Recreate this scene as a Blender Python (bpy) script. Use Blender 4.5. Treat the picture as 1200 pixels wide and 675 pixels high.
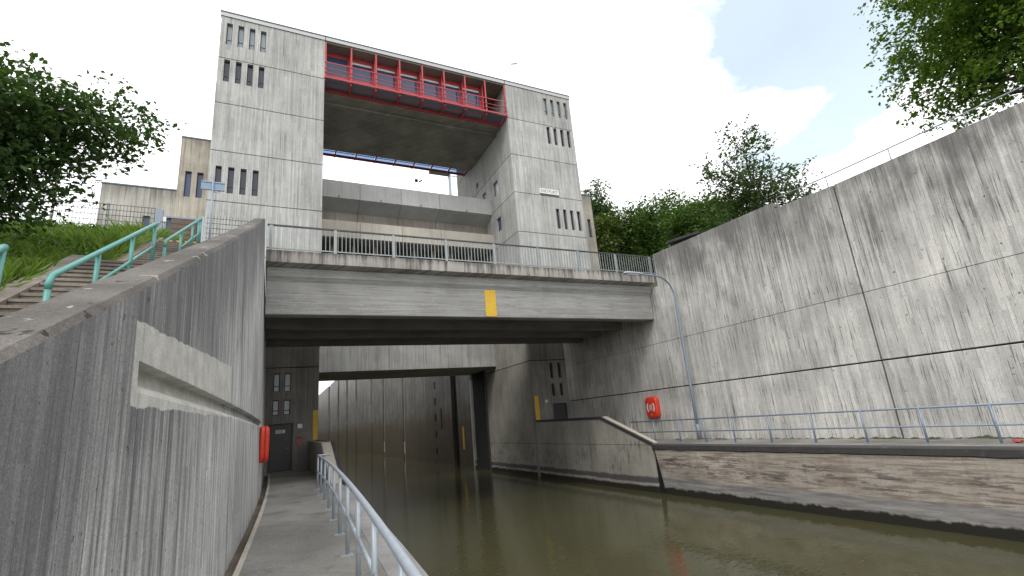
import bpy, math, random
import numpy as np
from mathutils import Vector, Matrix, noise as mnoise

random.seed(7)
RNG = np.random.default_rng(11)
S = bpy.context.scene
COL = S.collection
for o in list(bpy.data.objects):
    bpy.data.objects.remove(o)

# ------------------------------------------------------------------ camera
def camera_axes(yaw, pitch, roll):
    f = Vector((math.sin(yaw)*math.cos(pitch), math.cos(yaw)*math.cos(pitch), math.sin(pitch)))
    r = Vector((math.cos(yaw), -math.sin(yaw), 0)); u = r.cross(f)
    c, s = math.cos(roll), math.sin(roll)
    return c*r + s*u, -s*r + c*u, f
R_, U_, F_ = camera_axes(math.radians(26.7805), math.radians(14.9478), math.radians(-4.9547))
cam = bpy.data.cameras.new('camera'); cam.sensor_width = 36; cam.lens = 17.2
cam.clip_start = 0.05; cam.clip_end = 6000
camo = bpy.data.objects.new('camera', cam); COL.objects.link(camo)
m = Matrix.Identity(4)
for i, v in enumerate((R_, U_, -F_)):
    for k in range(3):
        m[k][i] = v[k]
camo.matrix_world = m
S.camera = camo
S.render.resolution_x = 1024; S.render.resolution_y = 576

# ------------------------------------------------------------------ sky, sun, exposure
SUN_EL, SUN_AZ = math.radians(50), math.radians(222)      # azimuth clockwise from +Y
world = bpy.data.worlds.new('World'); S.world = world; world.use_nodes = True
def build_sky():
    nt = world.node_tree; nt.nodes.clear()
    nd, lk = nt.nodes.new, nt.links.new
    out = nd('ShaderNodeOutputWorld')
    sky = nd('ShaderNodeTexSky'); sky.sky_type = 'NISHITA'; sky.sun_disc = False
    sky.sun_elevation = SUN_EL; sky.sun_rotation = SUN_AZ
    sky.air_density = 2.4; sky.dust_density = 0.2; sky.ozone_density = 0.8
    bg1 = nd('ShaderNodeBackground'); bg1.inputs['Strength'].default_value = 0.15
    lk(sky.outputs[0], bg1.inputs['Color'])
    tc = nd('ShaderNodeTexCoord')
    sep = nd('ShaderNodeSeparateXYZ'); lk(tc.outputs['Generated'], sep.inputs[0])
    def mth(op, a, b=None, c=None, clamp=False):
        n = nd('ShaderNodeMath'); n.operation = op; n.use_clamp = clamp
        for i, v in enumerate((a, b, c)):
            if v is None: continue
            if isinstance(v, (int, float)): n.inputs[i].default_value = v
            else: lk(v, n.inputs[i])
        return n.outputs[0]
    zz = mth('ADD', mth('MAXIMUM', sep.outputs[2], 0.0), 0.25)
    px = mth('DIVIDE', sep.outputs[0], zz); py = mth('DIVIDE', sep.outputs[1], zz)
    cb = nd('ShaderNodeCombineXYZ'); lk(px, cb.inputs[0]); lk(py, cb.inputs[1])
    no = nd('ShaderNodeTexNoise'); no.inputs['Scale'].default_value = 2.3
    no.inputs['Detail'].default_value = 9; no.inputs['Roughness'].default_value = 0.58
    no.inputs['Distortion'].default_value = 0.25
    lk(cb.outputs[0], no.inputs['Vector'])
    # a break in the cloud over the right bank
    dot = nd('ShaderNodeVectorMath'); dot.operation = 'DISTANCE'
    lk(tc.outputs['Generated'], dot.inputs[0]); dot.inputs[1].default_value = GAP
    gap = mth('SUBTRACT', 1.0, mth('DIVIDE', dot.outputs['Value'], 0.27), clamp=True)
    cov = mth('ADD', mth('MULTIPLY', mth('SUBTRACT', no.outputs[0], 0.28), 9.0), mth('MULTIPLY', gap, -3.6), clamp=True)
    cov = mth('MULTIPLY_ADD', cov, 0.75, 0.25)
    n2 = nd('ShaderNodeTexNoise'); n2.inputs['Scale'].default_value = 3.0; n2.inputs['Detail'].default_value = 6
    lk(cb.outputs[0], n2.inputs['Vector'])
    bg2 = nd('ShaderNodeBackground'); bg2.inputs['Color'].default_value = (0.985, 0.99, 1.0, 1)
    lk(mth('MULTIPLY_ADD', n2.outputs[0], 0.6, 1.15), bg2.inputs['Strength'])
    mx = nd('ShaderNodeMixShader'); lk(cov, mx.inputs[0]); lk(bg1.outputs[0], mx.inputs[1]); lk(bg2.outputs[0], mx.inputs[2])
    lk(mx.outputs[0], out.inputs['Surface'])
GAP = (0.750, 0.380, 0.541)
build_sky()
sun = bpy.data.lights.new('sun', 'SUN'); sun.energy = 1.1; sun.angle = math.radians(20); sun.color = (1.0, 0.95, 0.88)
suno = bpy.data.objects.new('sun', sun); COL.objects.link(suno)
sd = Vector((math.sin(SUN_AZ)*math.cos(SUN_EL), math.cos(SUN_AZ)*math.cos(SUN_EL), math.sin(SUN_EL)))
suno.rotation_euler = sd.to_track_quat('Z', 'Y').to_euler(); suno.location = sd*80
S.view_settings.view_transform = 'Standard'; S.view_settings.look = 'None'
S.view_settings.gamma = 1; S.view_settings.use_curve_mapping = False
S.view_settings.exposure = 0.32
S.render.engine = 'CYCLES'

# ------------------------------------------------------------------ key measures (metres, camera at the origin)
YT = 26.4                 # front plane of the lock towers
XL, XR = 2.14, 14.13      # lock chamber, left and right side
ZW = -3.33                # water
ZQ = -1.48                # quay walkway
ZG = 6.30                 # upper ground
def cv(y): return 0.00177*(22-y)**2 if y < 22 else 0.0
def zk(y): return ZQ - (0.0011*(17-y)**2 if y < 17 else 0.0)
def xw(y, z): return -0.13 - cv(y) - 0.026*(z+1.5)
def zt(y): return max(-0.9, 0.46*(y-2.33)+0.37)
STAIR = [(-60, -2.2), (1.1, -2.2), (5.77, .98), (6.84, 1.0), (11.45, 3.54), (12.5, 3.54), (17.5, 6.22), (60, 6.22)]
def zs(y):
    for (a, za), (b, zb) in zip(STAIR[:-1], STAIR[1:]):
        if y <= b: return za+(zb-za)*(y-a)/(b-a)
    return 6.22

# ------------------------------------------------------------------ materials
class NT:
    def __init__(s, name):
        s.m = bpy.data.materials.new(name); s.m.use_nodes = True
        s.t = s.m.node_tree; s.b = s.t.nodes['Principled BSDF']; s.out = s.t.nodes['Material Output']
    def link(s, a, b): s.t.links.new(a, b)
    def _in(s, sock, v):
        if v is None: return
        if isinstance(v, bpy.types.NodeSocket): s.link(v, sock)
        elif isinstance(v, (tuple, list)) and len(v) == 3 and sock.type == 'RGBA': sock.default_value = (*v, 1)
        else: sock.default_value = v
    def math(s, op, a, b=None, c=None, clamp=False):
        n = s.t.nodes.new('ShaderNodeMath'); n.operation = op; n.use_clamp = clamp
        for i, v in enumerate((a, b, c)): s._in(n.inputs[i], v)
        return n.outputs[0]
    def pos(s):
        g = s.t.nodes.new('ShaderNodeNewGeometry'); sp = s.t.nodes.new('ShaderNodeSeparateXYZ')
        s.link(g.outputs['Position'], sp.inputs[0])
        s.P = g.outputs['Position']; s.x, s.y, s.z = sp.outputs
        s.u = s.math('ADD', s.x, s.y)
    def comb(s, x, y, z=0.0):
        n = s.t.nodes.new('ShaderNodeCombineXYZ')
        for i, v in enumerate((x, y, z)): s._in(n.inputs[i], v)
        return n.outputs[0]
    def noise(s, vec, scale=1, detail=4, rough=.55, dist=0):
        n = s.t.nodes.new('ShaderNodeTexNoise'); s._in(n.inputs['Vector'], vec)
        n.inputs['Scale'].default_value = scale; n.inputs['Detail'].default_value = detail
        n.inputs['Roughness'].default_value = rough; n.inputs['Distortion'].default_value = dist
        return n.outputs[0]
    def white(s, w):
        n = s.t.nodes.new('ShaderNodeTexWhiteNoise'); n.noise_dimensions = '1D'; s._in(n.inputs['W'], w); return n.outputs[0]
    def white2(s, v):
        n = s.t.nodes.new('ShaderNodeTexWhiteNoise'); n.noise_dimensions = '2D'; s._in(n.inputs['Vector'], v); return n.outputs[0]
    def rng(s, v, a, b, c=0.0, d=1.0, smooth=True):
        n = s.t.nodes.new('ShaderNodeMapRange'); n.clamp = True
        n.interpolation_type = 'SMOOTHSTEP' if smooth else 'LINEAR'
        for i, q in enumerate((v, a, b, c, d)): s._in(n.inputs[i], q)
        return n.outputs[0]
    def mix(s, f, a, b, blend='MIX'):
        n = s.t.nodes.new('ShaderNodeMix'); n.data_type = 'RGBA'; n.blend_type = blend
        s._in(n.inputs[0], f); s._in(n.inputs[6], a); s._in(n.inputs[7], b)
        return n.outputs[2]
    def bump(s, h, strength=.3, dist=.02):
        n = s.t.nodes.new('ShaderNodeBump'); n.inputs['Strength'].default_value = strength; n.inputs['Distance'].default_value = dist
        s._in(n.inputs['Height'], h); s.link(n.outputs[0], s.b.inputs['Normal'])
    def fin(s, col, rough=.8, metal=0.0, spec=None):
        s._in(s.b.inputs['Base Color'], col); s._in(s.b.inputs['Roughness'], rough); s._in(s.b.inputs['Metallic'], metal)
        if spec is not None: s.b.inputs['Specular IOR Level'].default_value = spec
        return s.m

def concrete(name, base, dark=(.07,.068,.064), var=.18, bw=.11, board=1.0, streak=.5, streak_lo=.48, hor=False, stain=None,
             staincol=(.05,.048,.045), post=None, bump=.35, rough=.88, uscale=5.0, zscale=.22, pits=.35, streak2=0.0, tint=1.0, ties=0.0, grain=0.0, s2=(.50,.66)):
    n = NT(name); n.pos()
    a, b = (n.z, n.u) if hor else (n.u, n.z)
    col = n.mix(n.rng(n.noise(n.P, .55, 6, .6), .3, .7, 0, 1), tuple(c*(1-var) for c in base), tuple(min(1, c*(1+var)) for c in base))
    q = n.math('DIVIDE', a, bw); bid = n.math('FLOOR', q)
    oi = n.t.nodes.new('ShaderNodeObjectInfo')
    col = n.mix(1.0, col, n.mix(oi.outputs['Random'], (.93,.93,.925), (1.06,1.06,1.055)), 'MULTIPLY')
    w = n.white2(n.comb(bid, n.math('FLOOR', n.math('ADD', n.math('DIVIDE', b, 2.83), n.white(bid)))))
    col = n.mix(1.0, col, n.mix(w, (1-.13*board*tint,)*3, (1+.07*board*tint,)*3), 'MULTIPLY')
    sv = n.comb(n.math('MULTIPLY', a, uscale), n.math('MULTIPLY', b, zscale), n.math('MULTIPLY', bid, .9*board))
    sn = n.noise(sv, 1.0, 7, .62)
    col = n.mix(n.math('MULTIPLY', n.rng(sn, streak_lo, streak_lo+.26), streak), col, dark)
    if streak2:
        sx = n.noise(n.comb(n.math('MULTIPLY', a, 27.0), n.math('MULTIPLY', b, .85), n.math('MULTIPLY', bid, 1.7)), 1.0, 6, .68)
        big = n.rng(n.noise(n.comb(n.math('MULTIPLY', a, .7), n.math('MULTIPLY', b, .5), 3.0), 1.0, 4, .6), .35, .62)
        col = n.mix(n.math('MULTIPLY', n.math('MULTIPLY', n.rng(sx, *s2), n.math('MULTIPLY_ADD', big, .8, .2)), streak2), col, dark)
    fr = n.math('FRACT', q)
    edge = n.math('SUBTRACT', 1.0, n.rng(n.math('ABSOLUTE', n.math('SUBTRACT', fr, .5)), .40, .49, 1, 0))
    edge = n.math('SUBTRACT', 1.0, edge); edge = n.math('SUBTRACT', 1.0, edge)
    edn = n.math('MULTIPLY', edge, n.rng(n.noise(n.comb(n.math('MULTIPLY', a, 1.3), n.math('MULTIPLY', b, .4)), 2.0, 4), .42, .62))
    ew = n.white(n.math('FLOOR', n.math('ADD', q, .5)))
    edn = n.math('MULTIPLY', edn, n.math('MULTIPLY_ADD', n.math('MULTIPLY', ew, ew), .9, .15))
    col = n.mix(n.math('MULTIPLY', edn, min(1, .75*board)), col, dark)
    if ties:
        tu = n.math('SUBTRACT', n.math('FRACT', n.math('DIVIDE', n.u, 1.24)), .5); tz = n.math('SUBTRACT', n.math('FRACT', n.math('DIVIDE', n.z, 1.31)), .5)
        rr = n.math('SQRT', n.math('ADD', n.math('POWER', n.math('MULTIPLY', tu, 1.24), 2.0), n.math('POWER', n.math('MULTIPLY', tz, 1.31), 2.0)))
        keep = n.math('GREATER_THAN', n.white2(n.comb(n.math('FLOOR', n.math('DIVIDE', n.u, 1.24)), n.math('FLOOR', n.math('DIVIDE', n.z, 1.31)))), .45)
        col = n.mix(n.math('MULTIPLY', n.math('MULTIPLY', n.rng(rr, .018, .030, 1, 0), keep), ties), col, (.03,.03,.03))
    fine = n.noise(n.P, 34, 6, .75)
    col = n.mix(1.0, col, n.mix(n.rng(fine, .28, .72), (.80,)*3, (1.16,)*3), 'MULTIPLY')
    pit = n.rng(n.noise(n.P, 11, 2, .5), .70, .76)
    col = n.mix(n.math('MULTIPLY', pit, pits), col, dark)
    if stain: col = n.mix(stain(n, sn), col, staincol)
    if post: col = post(n, col, sn, fine)
    if grain:
        gr = n.noise(n.P, 130, 3, .6)
        col = n.mix(1.0, col, n.mix(n.rng(gr, .3, .7), (1-grain,)*3, (1+grain*.7,)*3), 'MULTIPLY')
        col = n.mix(n.math('MULTIPLY', n.rng(n.noise(n.P, 38, 2, .5), .68, .73), .6), col, dark)
    h = n.math('ADD', n.math('MULTIPLY', w, .5*board), n.math('MULTIPLY', fine, .45))
    h = n.math('SUBTRACT', h, n.math('MULTIPLY', edn, .8*board))
    h = n.math('SUBTRACT', h, n.math('MULTIPLY', pit, .5))
    n.bump(h, bump, .012)
    return n.fin(col, rough, spec=.3)

M = {}
def top_stain(z1, depth, amp, mx=.8):
    # weathering that runs down in streaks from the exposed top of a wall
    return lambda n, sn: n.math('MULTIPLY', n.rng(n.math('ADD', n.z, n.math('MULTIPLY', n.math('SUBTRACT', sn, .5), amp)), z1-depth, z1), mx)
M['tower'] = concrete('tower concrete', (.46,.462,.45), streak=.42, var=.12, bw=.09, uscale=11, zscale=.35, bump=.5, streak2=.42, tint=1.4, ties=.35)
M['tower_base'] = concrete('darker tower base concrete', (.26,.25,.235), streak=.55, var=.2, bw=.09, uscale=10, zscale=.3)  # darker base colour for the panels below bridge level
M['annex'] = concrete('annex concrete', (.44,.425,.385), bw=.09, uscale=9, zscale=.35, streak=.4, var=.22, stain=top_stain(13.3, 1.7, 1.8, .8))
M['annex_tall'] = concrete('stair annex concrete', (.42,.385,.33), streak=.4, var=.24, bw=.09, uscale=9, zscale=.35, stain=top_stain(16.2, 1.7, 1.8, .7))
M['gallery'] = concrete('smooth precast concrete', (.47,.475,.47), board=.25, streak=.16, var=.1, bump=.15)
M['gallery_low'] = concrete('pale precast concrete', (.50,.47,.41), board=.4, streak=.25, var=.14, bump=.15)
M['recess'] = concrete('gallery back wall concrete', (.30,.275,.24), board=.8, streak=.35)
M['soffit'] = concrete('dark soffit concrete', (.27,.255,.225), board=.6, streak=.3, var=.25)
M['lintel'] = concrete('lintel concrete', (.42,.415,.40), streak=.5, var=.16, bw=.09, uscale=9, zscale=.3)
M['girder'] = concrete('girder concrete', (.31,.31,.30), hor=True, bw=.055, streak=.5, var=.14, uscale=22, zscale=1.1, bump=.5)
M['slab_edge'] = concrete('bridge edge concrete', (.36,.34,.32), streak=.75, streak_lo=.42, bw=.3, board=.5, uscale=7, zscale=.6, stain=top_stain(6.3, .32, .7, .7))
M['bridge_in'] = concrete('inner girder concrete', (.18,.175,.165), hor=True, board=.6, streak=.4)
def rw_stain(n, sn):
    pat = n.noise(n.comb(n.math('MULTIPLY', n.u, .8), n.math('MULTIPLY', n.z, .45)), 1.0, 5, .6)
    t = n.math('ADD', n.z, n.math('MULTIPLY', n.math('SUBTRACT', sn, .5), 6.0))
    t = n.math('ADD', t, n.math('MULTIPLY', n.math('SUBTRACT', pat, .5), 9.0))
    a = n.math('MULTIPLY', n.rng(t, 3.3, 7.8), .80)
    rim = n.rng(n.math('ADD', n.z, n.math('MULTIPLY', n.math('SUBTRACT', sn, .5), 1.6)), 6.2, 6.7)
    return n.math('MAXIMUM', a, n.math('MULTIPLY', rim, .62))
M['right_wall'] = concrete('retaining wall concrete', (.55,.54,.515), streak=.5, streak_lo=.54, var=.2, bw=.095, uscale=10.5, zscale=.32, streak2=.85, dark=(.055,.054,.054), tint=1.35, ties=.8, s2=(.54,.63),
                           stain=rw_stain, staincol=(.085,.083,.081), pits=.6, bump=.7)
def left_stain(n, sn):
    d = n.math('SUBTRACT', n.math('MULTIPLY_ADD', n.y, .46, -.70), n.z)
    big = n.noise(n.comb(n.math('MULTIPLY', n.u, .9), n.math('MULTIPLY', n.z, .25)), 1.0, 3)
    t = n.math('ADD', d, n.math('MULTIPLY', n.math('SUBTRACT', sn, .5), -5.0))
    t = n.math('ADD', t, n.math('MULTIPLY', n.math('SUBTRACT', big, .5), -3.0))
    return n.rng(t, .2, 2.7, .70, .0)
def left_patch(n, col, sn, fine):
    wob = n.math('MULTIPLY', n.math('SUBTRACT', n.noise(n.comb(n.math('MULTIPLY', n.u, 2.2), n.math('MULTIPLY', n.z, 2.2)), 1.0, 6, .6), .5), .11)
    zz = n.math('ADD', n.z, wob); yy = n.math('ADD', n.y, n.math('MULTIPLY', wob, .5))
    up = n.math('MULTIPLY_ADD', n.y, .062, .56); lo = n.math('MULTIPLY_ADD', n.y, .02, .19)
    f = n.math('MULTIPLY', n.rng(zz, lo, n.math('ADD', lo, .012)), n.rng(zz, up, n.math('ADD', up, .012), 1, 0))
    f = n.math('MULTIPLY', f, n.math('MULTIPLY', n.rng(yy, 3.74, 3.76), n.rng(yy, 8.25, 8.3, 1, 0)))
    light = n.mix(n.rng(n.noise(n.P, 5, 5), .3, .75), (.50,.49,.455), (.68,.67,.63))
    return n.mix(n.math('MULTIPLY', f, .95), col, light)
M['left_wall'] = concrete('stained curved wall concrete', (.56,.565,.56), streak=.6, streak_lo=.50, var=.2, bw=.085, uscale=15.0, zscale=.75,
                          stain=left_stain, staincol=(.085,.086,.09), post=left_patch, bump=.9, pits=.6, streak2=.55, dark=(.06,.061,.063), tint=2.2, grain=.24, s2=(.52,.63))
def lichen(n, col, sn, fine):
    l1 = n.rng(n.noise(n.P, 5.5, 3, .5, .4), .64, .68)
    l2 = n.rng(n.noise(n.comb(n.x, n.math('ADD', n.y, 7.3), n.z), 6.5, 3, .5), .67, .70)
    col = n.mix(n.math('MULTIPLY', l1, .8), col, (.36,.35,.32))
    col = n.mix(n.math('MULTIPLY', l2, .9), col, (.03,.022,.018))
    return col
M['coping'] = concrete('lichen covered coping', (.115,.106,.098), board=0, streak=.4, var=.45, uscale=3, zscale=3, post=lichen, bump=.9, pits=.6, grain=.3)
def worn(n, col, sn, fine):
    a = n.rng(n.noise(n.P, 1.1, 7, .68), .50, .68); b = n.rng(n.noise(n.comb(n.x, n.math('ADD', n.y, 31.0), n.z), 2.6, 6, .7), .56, .66)
    col = n.mix(n.math('MULTIPLY', a, .75), col, (.13,.125,.118)); col = n.mix(n.math('MULTIPLY', b, .45), col, (.24,.19,.135))
    return n.mix(n.math('MULTIPLY', n.rng(n.noise(n.P, 17, 3, .6), .66, .72), .5), col, (.45,.43,.40))
M['path'] = concrete('walkway concrete', (.26,.25,.232), board=0, streak=.3, var=.3, uscale=1.2, zscale=1.0, bump=.5, post=worn, grain=.2)
M['quay_top'] = concrete('grey quay coping', (.27,.265,.265), board=0, streak=.3, var=.2)
M['kerb'] = concrete('light kerb concrete', (.42,.39,.34), board=0, streak=.3, var=.25)
M['gutter'] = concrete('dirty gutter concrete', (.13,.105,.08), board=0, streak=.6, var=.45)
M['steps'] = concrete('stair concrete', (.20,.175,.15), board=0, streak=.45, var=.4)
def quay_col(n, col, sn, fine):
    v = n.comb(n.math('MULTIPLY', n.u, .75), 0.0, n.math('MULTIPLY', n.z, 13.0))
    blk = n.rng(n.noise(n.comb(n.math('MULTIPLY', n.u, .55), 2.0, n.math('MULTIPLY', n.z, 1.3)), 1.0, 4, .6), .40, .62)
    vert = n.rng(n.noise(n.comb(n.math('MULTIPLY', n.u, 2.3), 0.0, n.math('MULTIPLY', n.z, .35)), 1.0, 4, .6), .58, .66)
    h1 = n.noise(v, 1.0, 8, .68); h2 = n.noise(n.comb(n.math('MULTIPLY', n.u, 1.1), 4.0, n.math('MULTIPLY', n.z, 6.5)), 1.0, 9, .74)
    h3 = n.noise(n.comb(n.math('MULTIPLY', n.u, 1.3), 9.0, n.math('MULTIPLY', n.z, 12.0)), 1.0, 7, .7)
    col = n.mix(n.math('MULTIPLY', n.rng(h1, .47, .57), .75), col, (.15,.10,.075))
    col = n.mix(n.math('MULTIPLY', n.math('MULTIPLY', n.rng(h2, .49, .58), n.math('MULTIPLY', n.rng(n.z, -2.72, -2.45), n.rng(n.z, -1.72, -2.1))), .85), col, (.05,.045,.046))
    col = n.mix(n.math('MULTIPLY', n.rng(h3, .66, .70), .85), col, (.62,.60,.57))
    col = n.mix(n.math('MULTIPLY', n.math('SUBTRACT', 1.0, blk), .45), col, (.34,.30,.255))
    col = n.mix(n.math('MULTIPLY', vert, .4), col, (.40,.36,.31))
    wav = n.math('ADD', n.z, n.math('MULTIPLY', n.math('SUBTRACT', n.noise(n.comb(n.math('MULTIPLY', n.u, .5), 0.0, n.math('MULTIPLY', n.z, 1.5)), 1, 6), .5), .35))
    col = n.mix(n.math('MULTIPLY', n.rng(wav, -2.78, -2.66, 1, 0), .8), col, n.mix(n.rng(n.noise(n.comb(n.math('MULTIPLY', n.u, .55), 1.0, n.math('MULTIPLY', n.z, 7.0)), 1.0, 8, .7), .34, .66), (.11,.112,.12), (.34,.335,.33)))
    w2 = n.math('ADD', n.z, n.math('MULTIPLY', n.math('SUBTRACT', n.noise(n.P, 2.6, 6, .65), .5), .30))
    col = n.mix(n.rng(w2, -3.13, -3.05, 1, 0), col, (.022,.021,.015))
    return col
M['quay'] = concrete('scraped quay concrete', (.44,.40,.35), board=.3, streak=.3, var=.25, post=quay_col, bump=.6, pits=.6)
def parapet_col(n, col, sn, fine):
    g = n.math('MULTIPLY', n.math('MULTIPLY', n.rng(n.noise(n.comb(n.math('MULTIPLY', n.u, 7), n.math('MULTIPLY', n.z, 2.2)), 1, 6, .7), .46, .66), n.rng(n.noise(n.comb(n.math('MULTIPLY', n.u, .6), n.z), 1, 4, .6), .38, .6)),
               n.math('MULTIPLY', n.rng(n.z, -1.1, -1.5), n.rng(n.z, -2.75, -2.5)))
    col = n.mix(n.math('MULTIPLY', g, .7), col, (.05,.045,.035))
    ln = n.math('MULTIPLY', n.rng(n.z, -1.512, -1.506), n.rng(n.z, -1.49, -1.484, 1, 0))
    col = n.mix(n.math('MULTIPLY', ln, .8), col, (.03,.03,.03))
    w1 = n.math('ADD', n.z, n.math('MULTIPLY', n.math('SUBTRACT', n.noise(n.P, 1.6, 6, .65), .5), .2))
    col = n.mix(n.math('MULTIPLY', n.math('MULTIPLY', n.rng(w1, -2.80, -2.70, 1, 0), n.rng(w1, -3.02, -2.95)), .85), col, (.05,.05,.055))
    return n.mix(n.rng(w1, -3.15, -3.05, 1, 0), col, (.022,.021,.014))
M['parapet'] = concrete('lock entrance wall concrete', (.33,.32,.285), board=.4, streak=.4, var=.2, post=parapet_col, bump=.5)
def chamber_col(n, col, sn, fine):
    w = n.math('ADD', n.z, n.math('MULTIPLY', n.math('SUBTRACT', n.noise(n.comb(n.math('MULTIPLY', n.u, .25), 0.0, n.math('MULTIPLY', n.z, 1.2)), 1, 6), .5), 2.4))
    col = n.mix(n.math('MULTIPLY', n.rng(w, -.4, 2.2, 1, 0), .85), col, n.mix(n.noise(n.P, 1.4, 5), (.05,.04,.024), (.125,.095,.062)))
    return n.mix(n.math('MULTIPLY', n.rng(n.noise(n.comb(n.math('MULTIPLY', n.u, .35), n.math('MULTIPLY', n.z, .7)), 1, 6), .55, .7), .5), col, (.11,.12,.085))
M['chamber'] = concrete('wet chamber concrete', (.185,.18,.165), board=1, streak=.75, streak_lo=.42, var=.25, bw=.5, uscale=2.0, zscale=.1, post=chamber_col, rough=.55)

def plain(name, col, rough=.5, metal=0.0, var=.12, scale=6, bump=0.0, spec=None, dirt=0.0, dirtcol=(.12,.10,.08)):
    n = NT(name); n.pos(); f = n.noise(n.P, scale, 5, .6)
    c = n.mix(f, tuple(q*(1-var) for q in col), tuple(min(1, q*(1+var)) for q in col))
    if dirt: c = n.mix(n.math('MULTIPLY', n.rng(n.noise(n.P, scale*1.7, 6, .65), .52, .7), dirt), c, dirtcol)
    if bump: n.bump(f, bump, .01)
    return n.fin(c, n.rng(f, .3, .7, rough*.85, min(1, rough*1.15)), metal, spec)
M['red'] = plain('red paint', (.47,.06,.07), .5, var=.25, scale=2.5, dirt=.4, dirtcol=(.24,.05,.05))
M['buoy_red'] = plain('orange red plastic', (.62,.045,.02), .38, dirt=.12, dirtcol=(.25,.03,.02))
M['yellow'] = plain('yellow paint', (.66,.42,.03), .55, var=.2, dirt=.55, dirtcol=(.42,.27,.08))
M['white'] = plain('white paint', (.74,.74,.72), .5, dirt=.15)
M['galv'] = plain('galvanised steel', (.40,.45,.51), .48, .25, var=.15, scale=18, dirt=.25, dirtcol=(.2,.2,.2))
M['rail_blue'] = plain('blue grey rail paint', (.24,.29,.37), .45, .2, dirt=.3)
M['rail_grey'] = plain('grey railing steel', (.30,.33,.34), .5, .2, dirt=.25)
M['rail_dark'] = plain('dark railing paint', (.06,.07,.072), .5, .1)
M['teal'] = plain('teal rail paint', (.10,.30,.27), .40, .05, dirt=.25, dirtcol=(.1,.2,.18))
M['door'] = plain('dark grey door paint', (.055,.056,.062), .5)
M['steel_dark'] = plain('dark steel', (.045,.046,.050), .6, .1, var=.4, dirt=.5, dirtcol=(.13,.10,.08))
M['edge_dark'] = plain('worn dark edge', (.05,.048,.048), .8, 0, var=.5, scale=3, bump=.5, dirt=.5, dirtcol=(.11,.10,.09))
M['black'] = plain('black void', (.008,.008,.008), .9)
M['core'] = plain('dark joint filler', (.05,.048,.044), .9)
M['cream'] = plain('pale strip', (.46,.41,.34), .7, dirt=.4)
M['fascia'] = plain('zinc fascia', (.46,.47,.475), .42, .2, var=.06, scale=2)
M['roofdark'] = plain('roof edge trim', (.10,.13,.16), .5, .2)
M['bark'] = plain('bark', (.085,.065,.05), .9, var=.4, scale=14, bump=.8)
M['soil'] = plain('soil and turf', (.050,.062,.022), .95, var=.5, scale=3, bump=.4)
M['deck'] = plain('road asphalt', (.055,.055,.055), .9)
M['sign_blue'] = plain('back of sign', (.20,.28,.36), .45, .4, var=.1, scale=9)
M['sign_text'] = plain('dark lettering', (.10,.13,.17), .6)
M['brown'] = plain('brown shutter', (.13,.085,.06), .7)
def rust_glass(name, col, rough=.06, var=.25, spec=.5):
    n = NT(name); n.pos(); f = n.noise(n.P, 1.1, 3)
    return n.fin(n.mix(f, tuple(c*(1-var) for c in col), tuple(c*(1+var) for c in col)), rough, 0, spec)
M['glass'] = rust_glass('window glass', (.045,.05,.075))
M['glass_blue'] = rust_glass('blue reflecting glass', (.05,.085,.18))
M['glass_room'] = rust_glass('dark control room glass', (.045,.075,.15), .05, .3, .5)
M['glass_pale'] = rust_glass('pale window glass', (.30,.36,.40), .15)  # lighter base colour; on the top row it stands for sky seen through
def clear_glass(name, tint, col, f):
    n = NT(name); t = n.t
    tr = t.nodes.new('ShaderNodeBsdfTransparent'); tr.inputs[0].default_value = (*tint, 1)
    mx = t.nodes.new('ShaderNodeMixShader'); mx.inputs[0].default_value = f
    n.b.inputs['Base Color'].default_value = (*col, 1); n.b.inputs['Roughness'].default_value = .1
    n.link(tr.outputs[0], mx.inputs[1]); n.link(n.b.outputs[0], mx.inputs[2]); n.link(mx.outputs[0], n.out.inputs[0])
    return n.m
M['glass_clear'] = clear_glass('rear glass panes', (.58,.70,.90), (.30,.40,.58), .3)
M['glass_floor'] = clear_glass('grey glass floor', (.55,.58,.66), (.22,.23,.27), .6)
def hazard():
    n = NT('hazard stripes'); n.pos()
    f = n.math('FRACT', n.math('MULTIPLY', n.math('ADD', n.x, n.z), 4.6))
    return n.fin(n.mix(n.math('GREATER_THAN', f, .5), (.02,.02,.02), (.62,.42,.03)), .6)
M['hazard'] = hazard()
def water():
    n = NT('murky canal water'); n.pos()
    v = n.comb(n.math('MULTIPLY_ADD', n.y, .5, n.x), n.math('MULTIPLY_ADD', n.x, -.9, n.math('MULTIPLY', n.y, 1.8)), 0.0)
    r1 = n.noise(v, 3.6, 3, .5, .3); r2 = n.noise(v, .35, 3, .5)
    n.bump(n.math('ADD', n.math('MULTIPLY', r1, .6), n.math('MULTIPLY', r2, .6)), .20, .05)
    c = n.mix(n.noise(n.P, .25, 4), (.046,.045,.022), (.068,.065,.032))
    fl = n.rng(n.noise(n.P, 9, 2, .4), .80, .83)
    c = n.mix(n.math('MULTIPLY', fl, .5), c, (.3,.28,.2))
    m = n.fin(c, .045, 0, .5); n.b.inputs['IOR'].default_value = 1.33
    return m
M['water'] = water()
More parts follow.
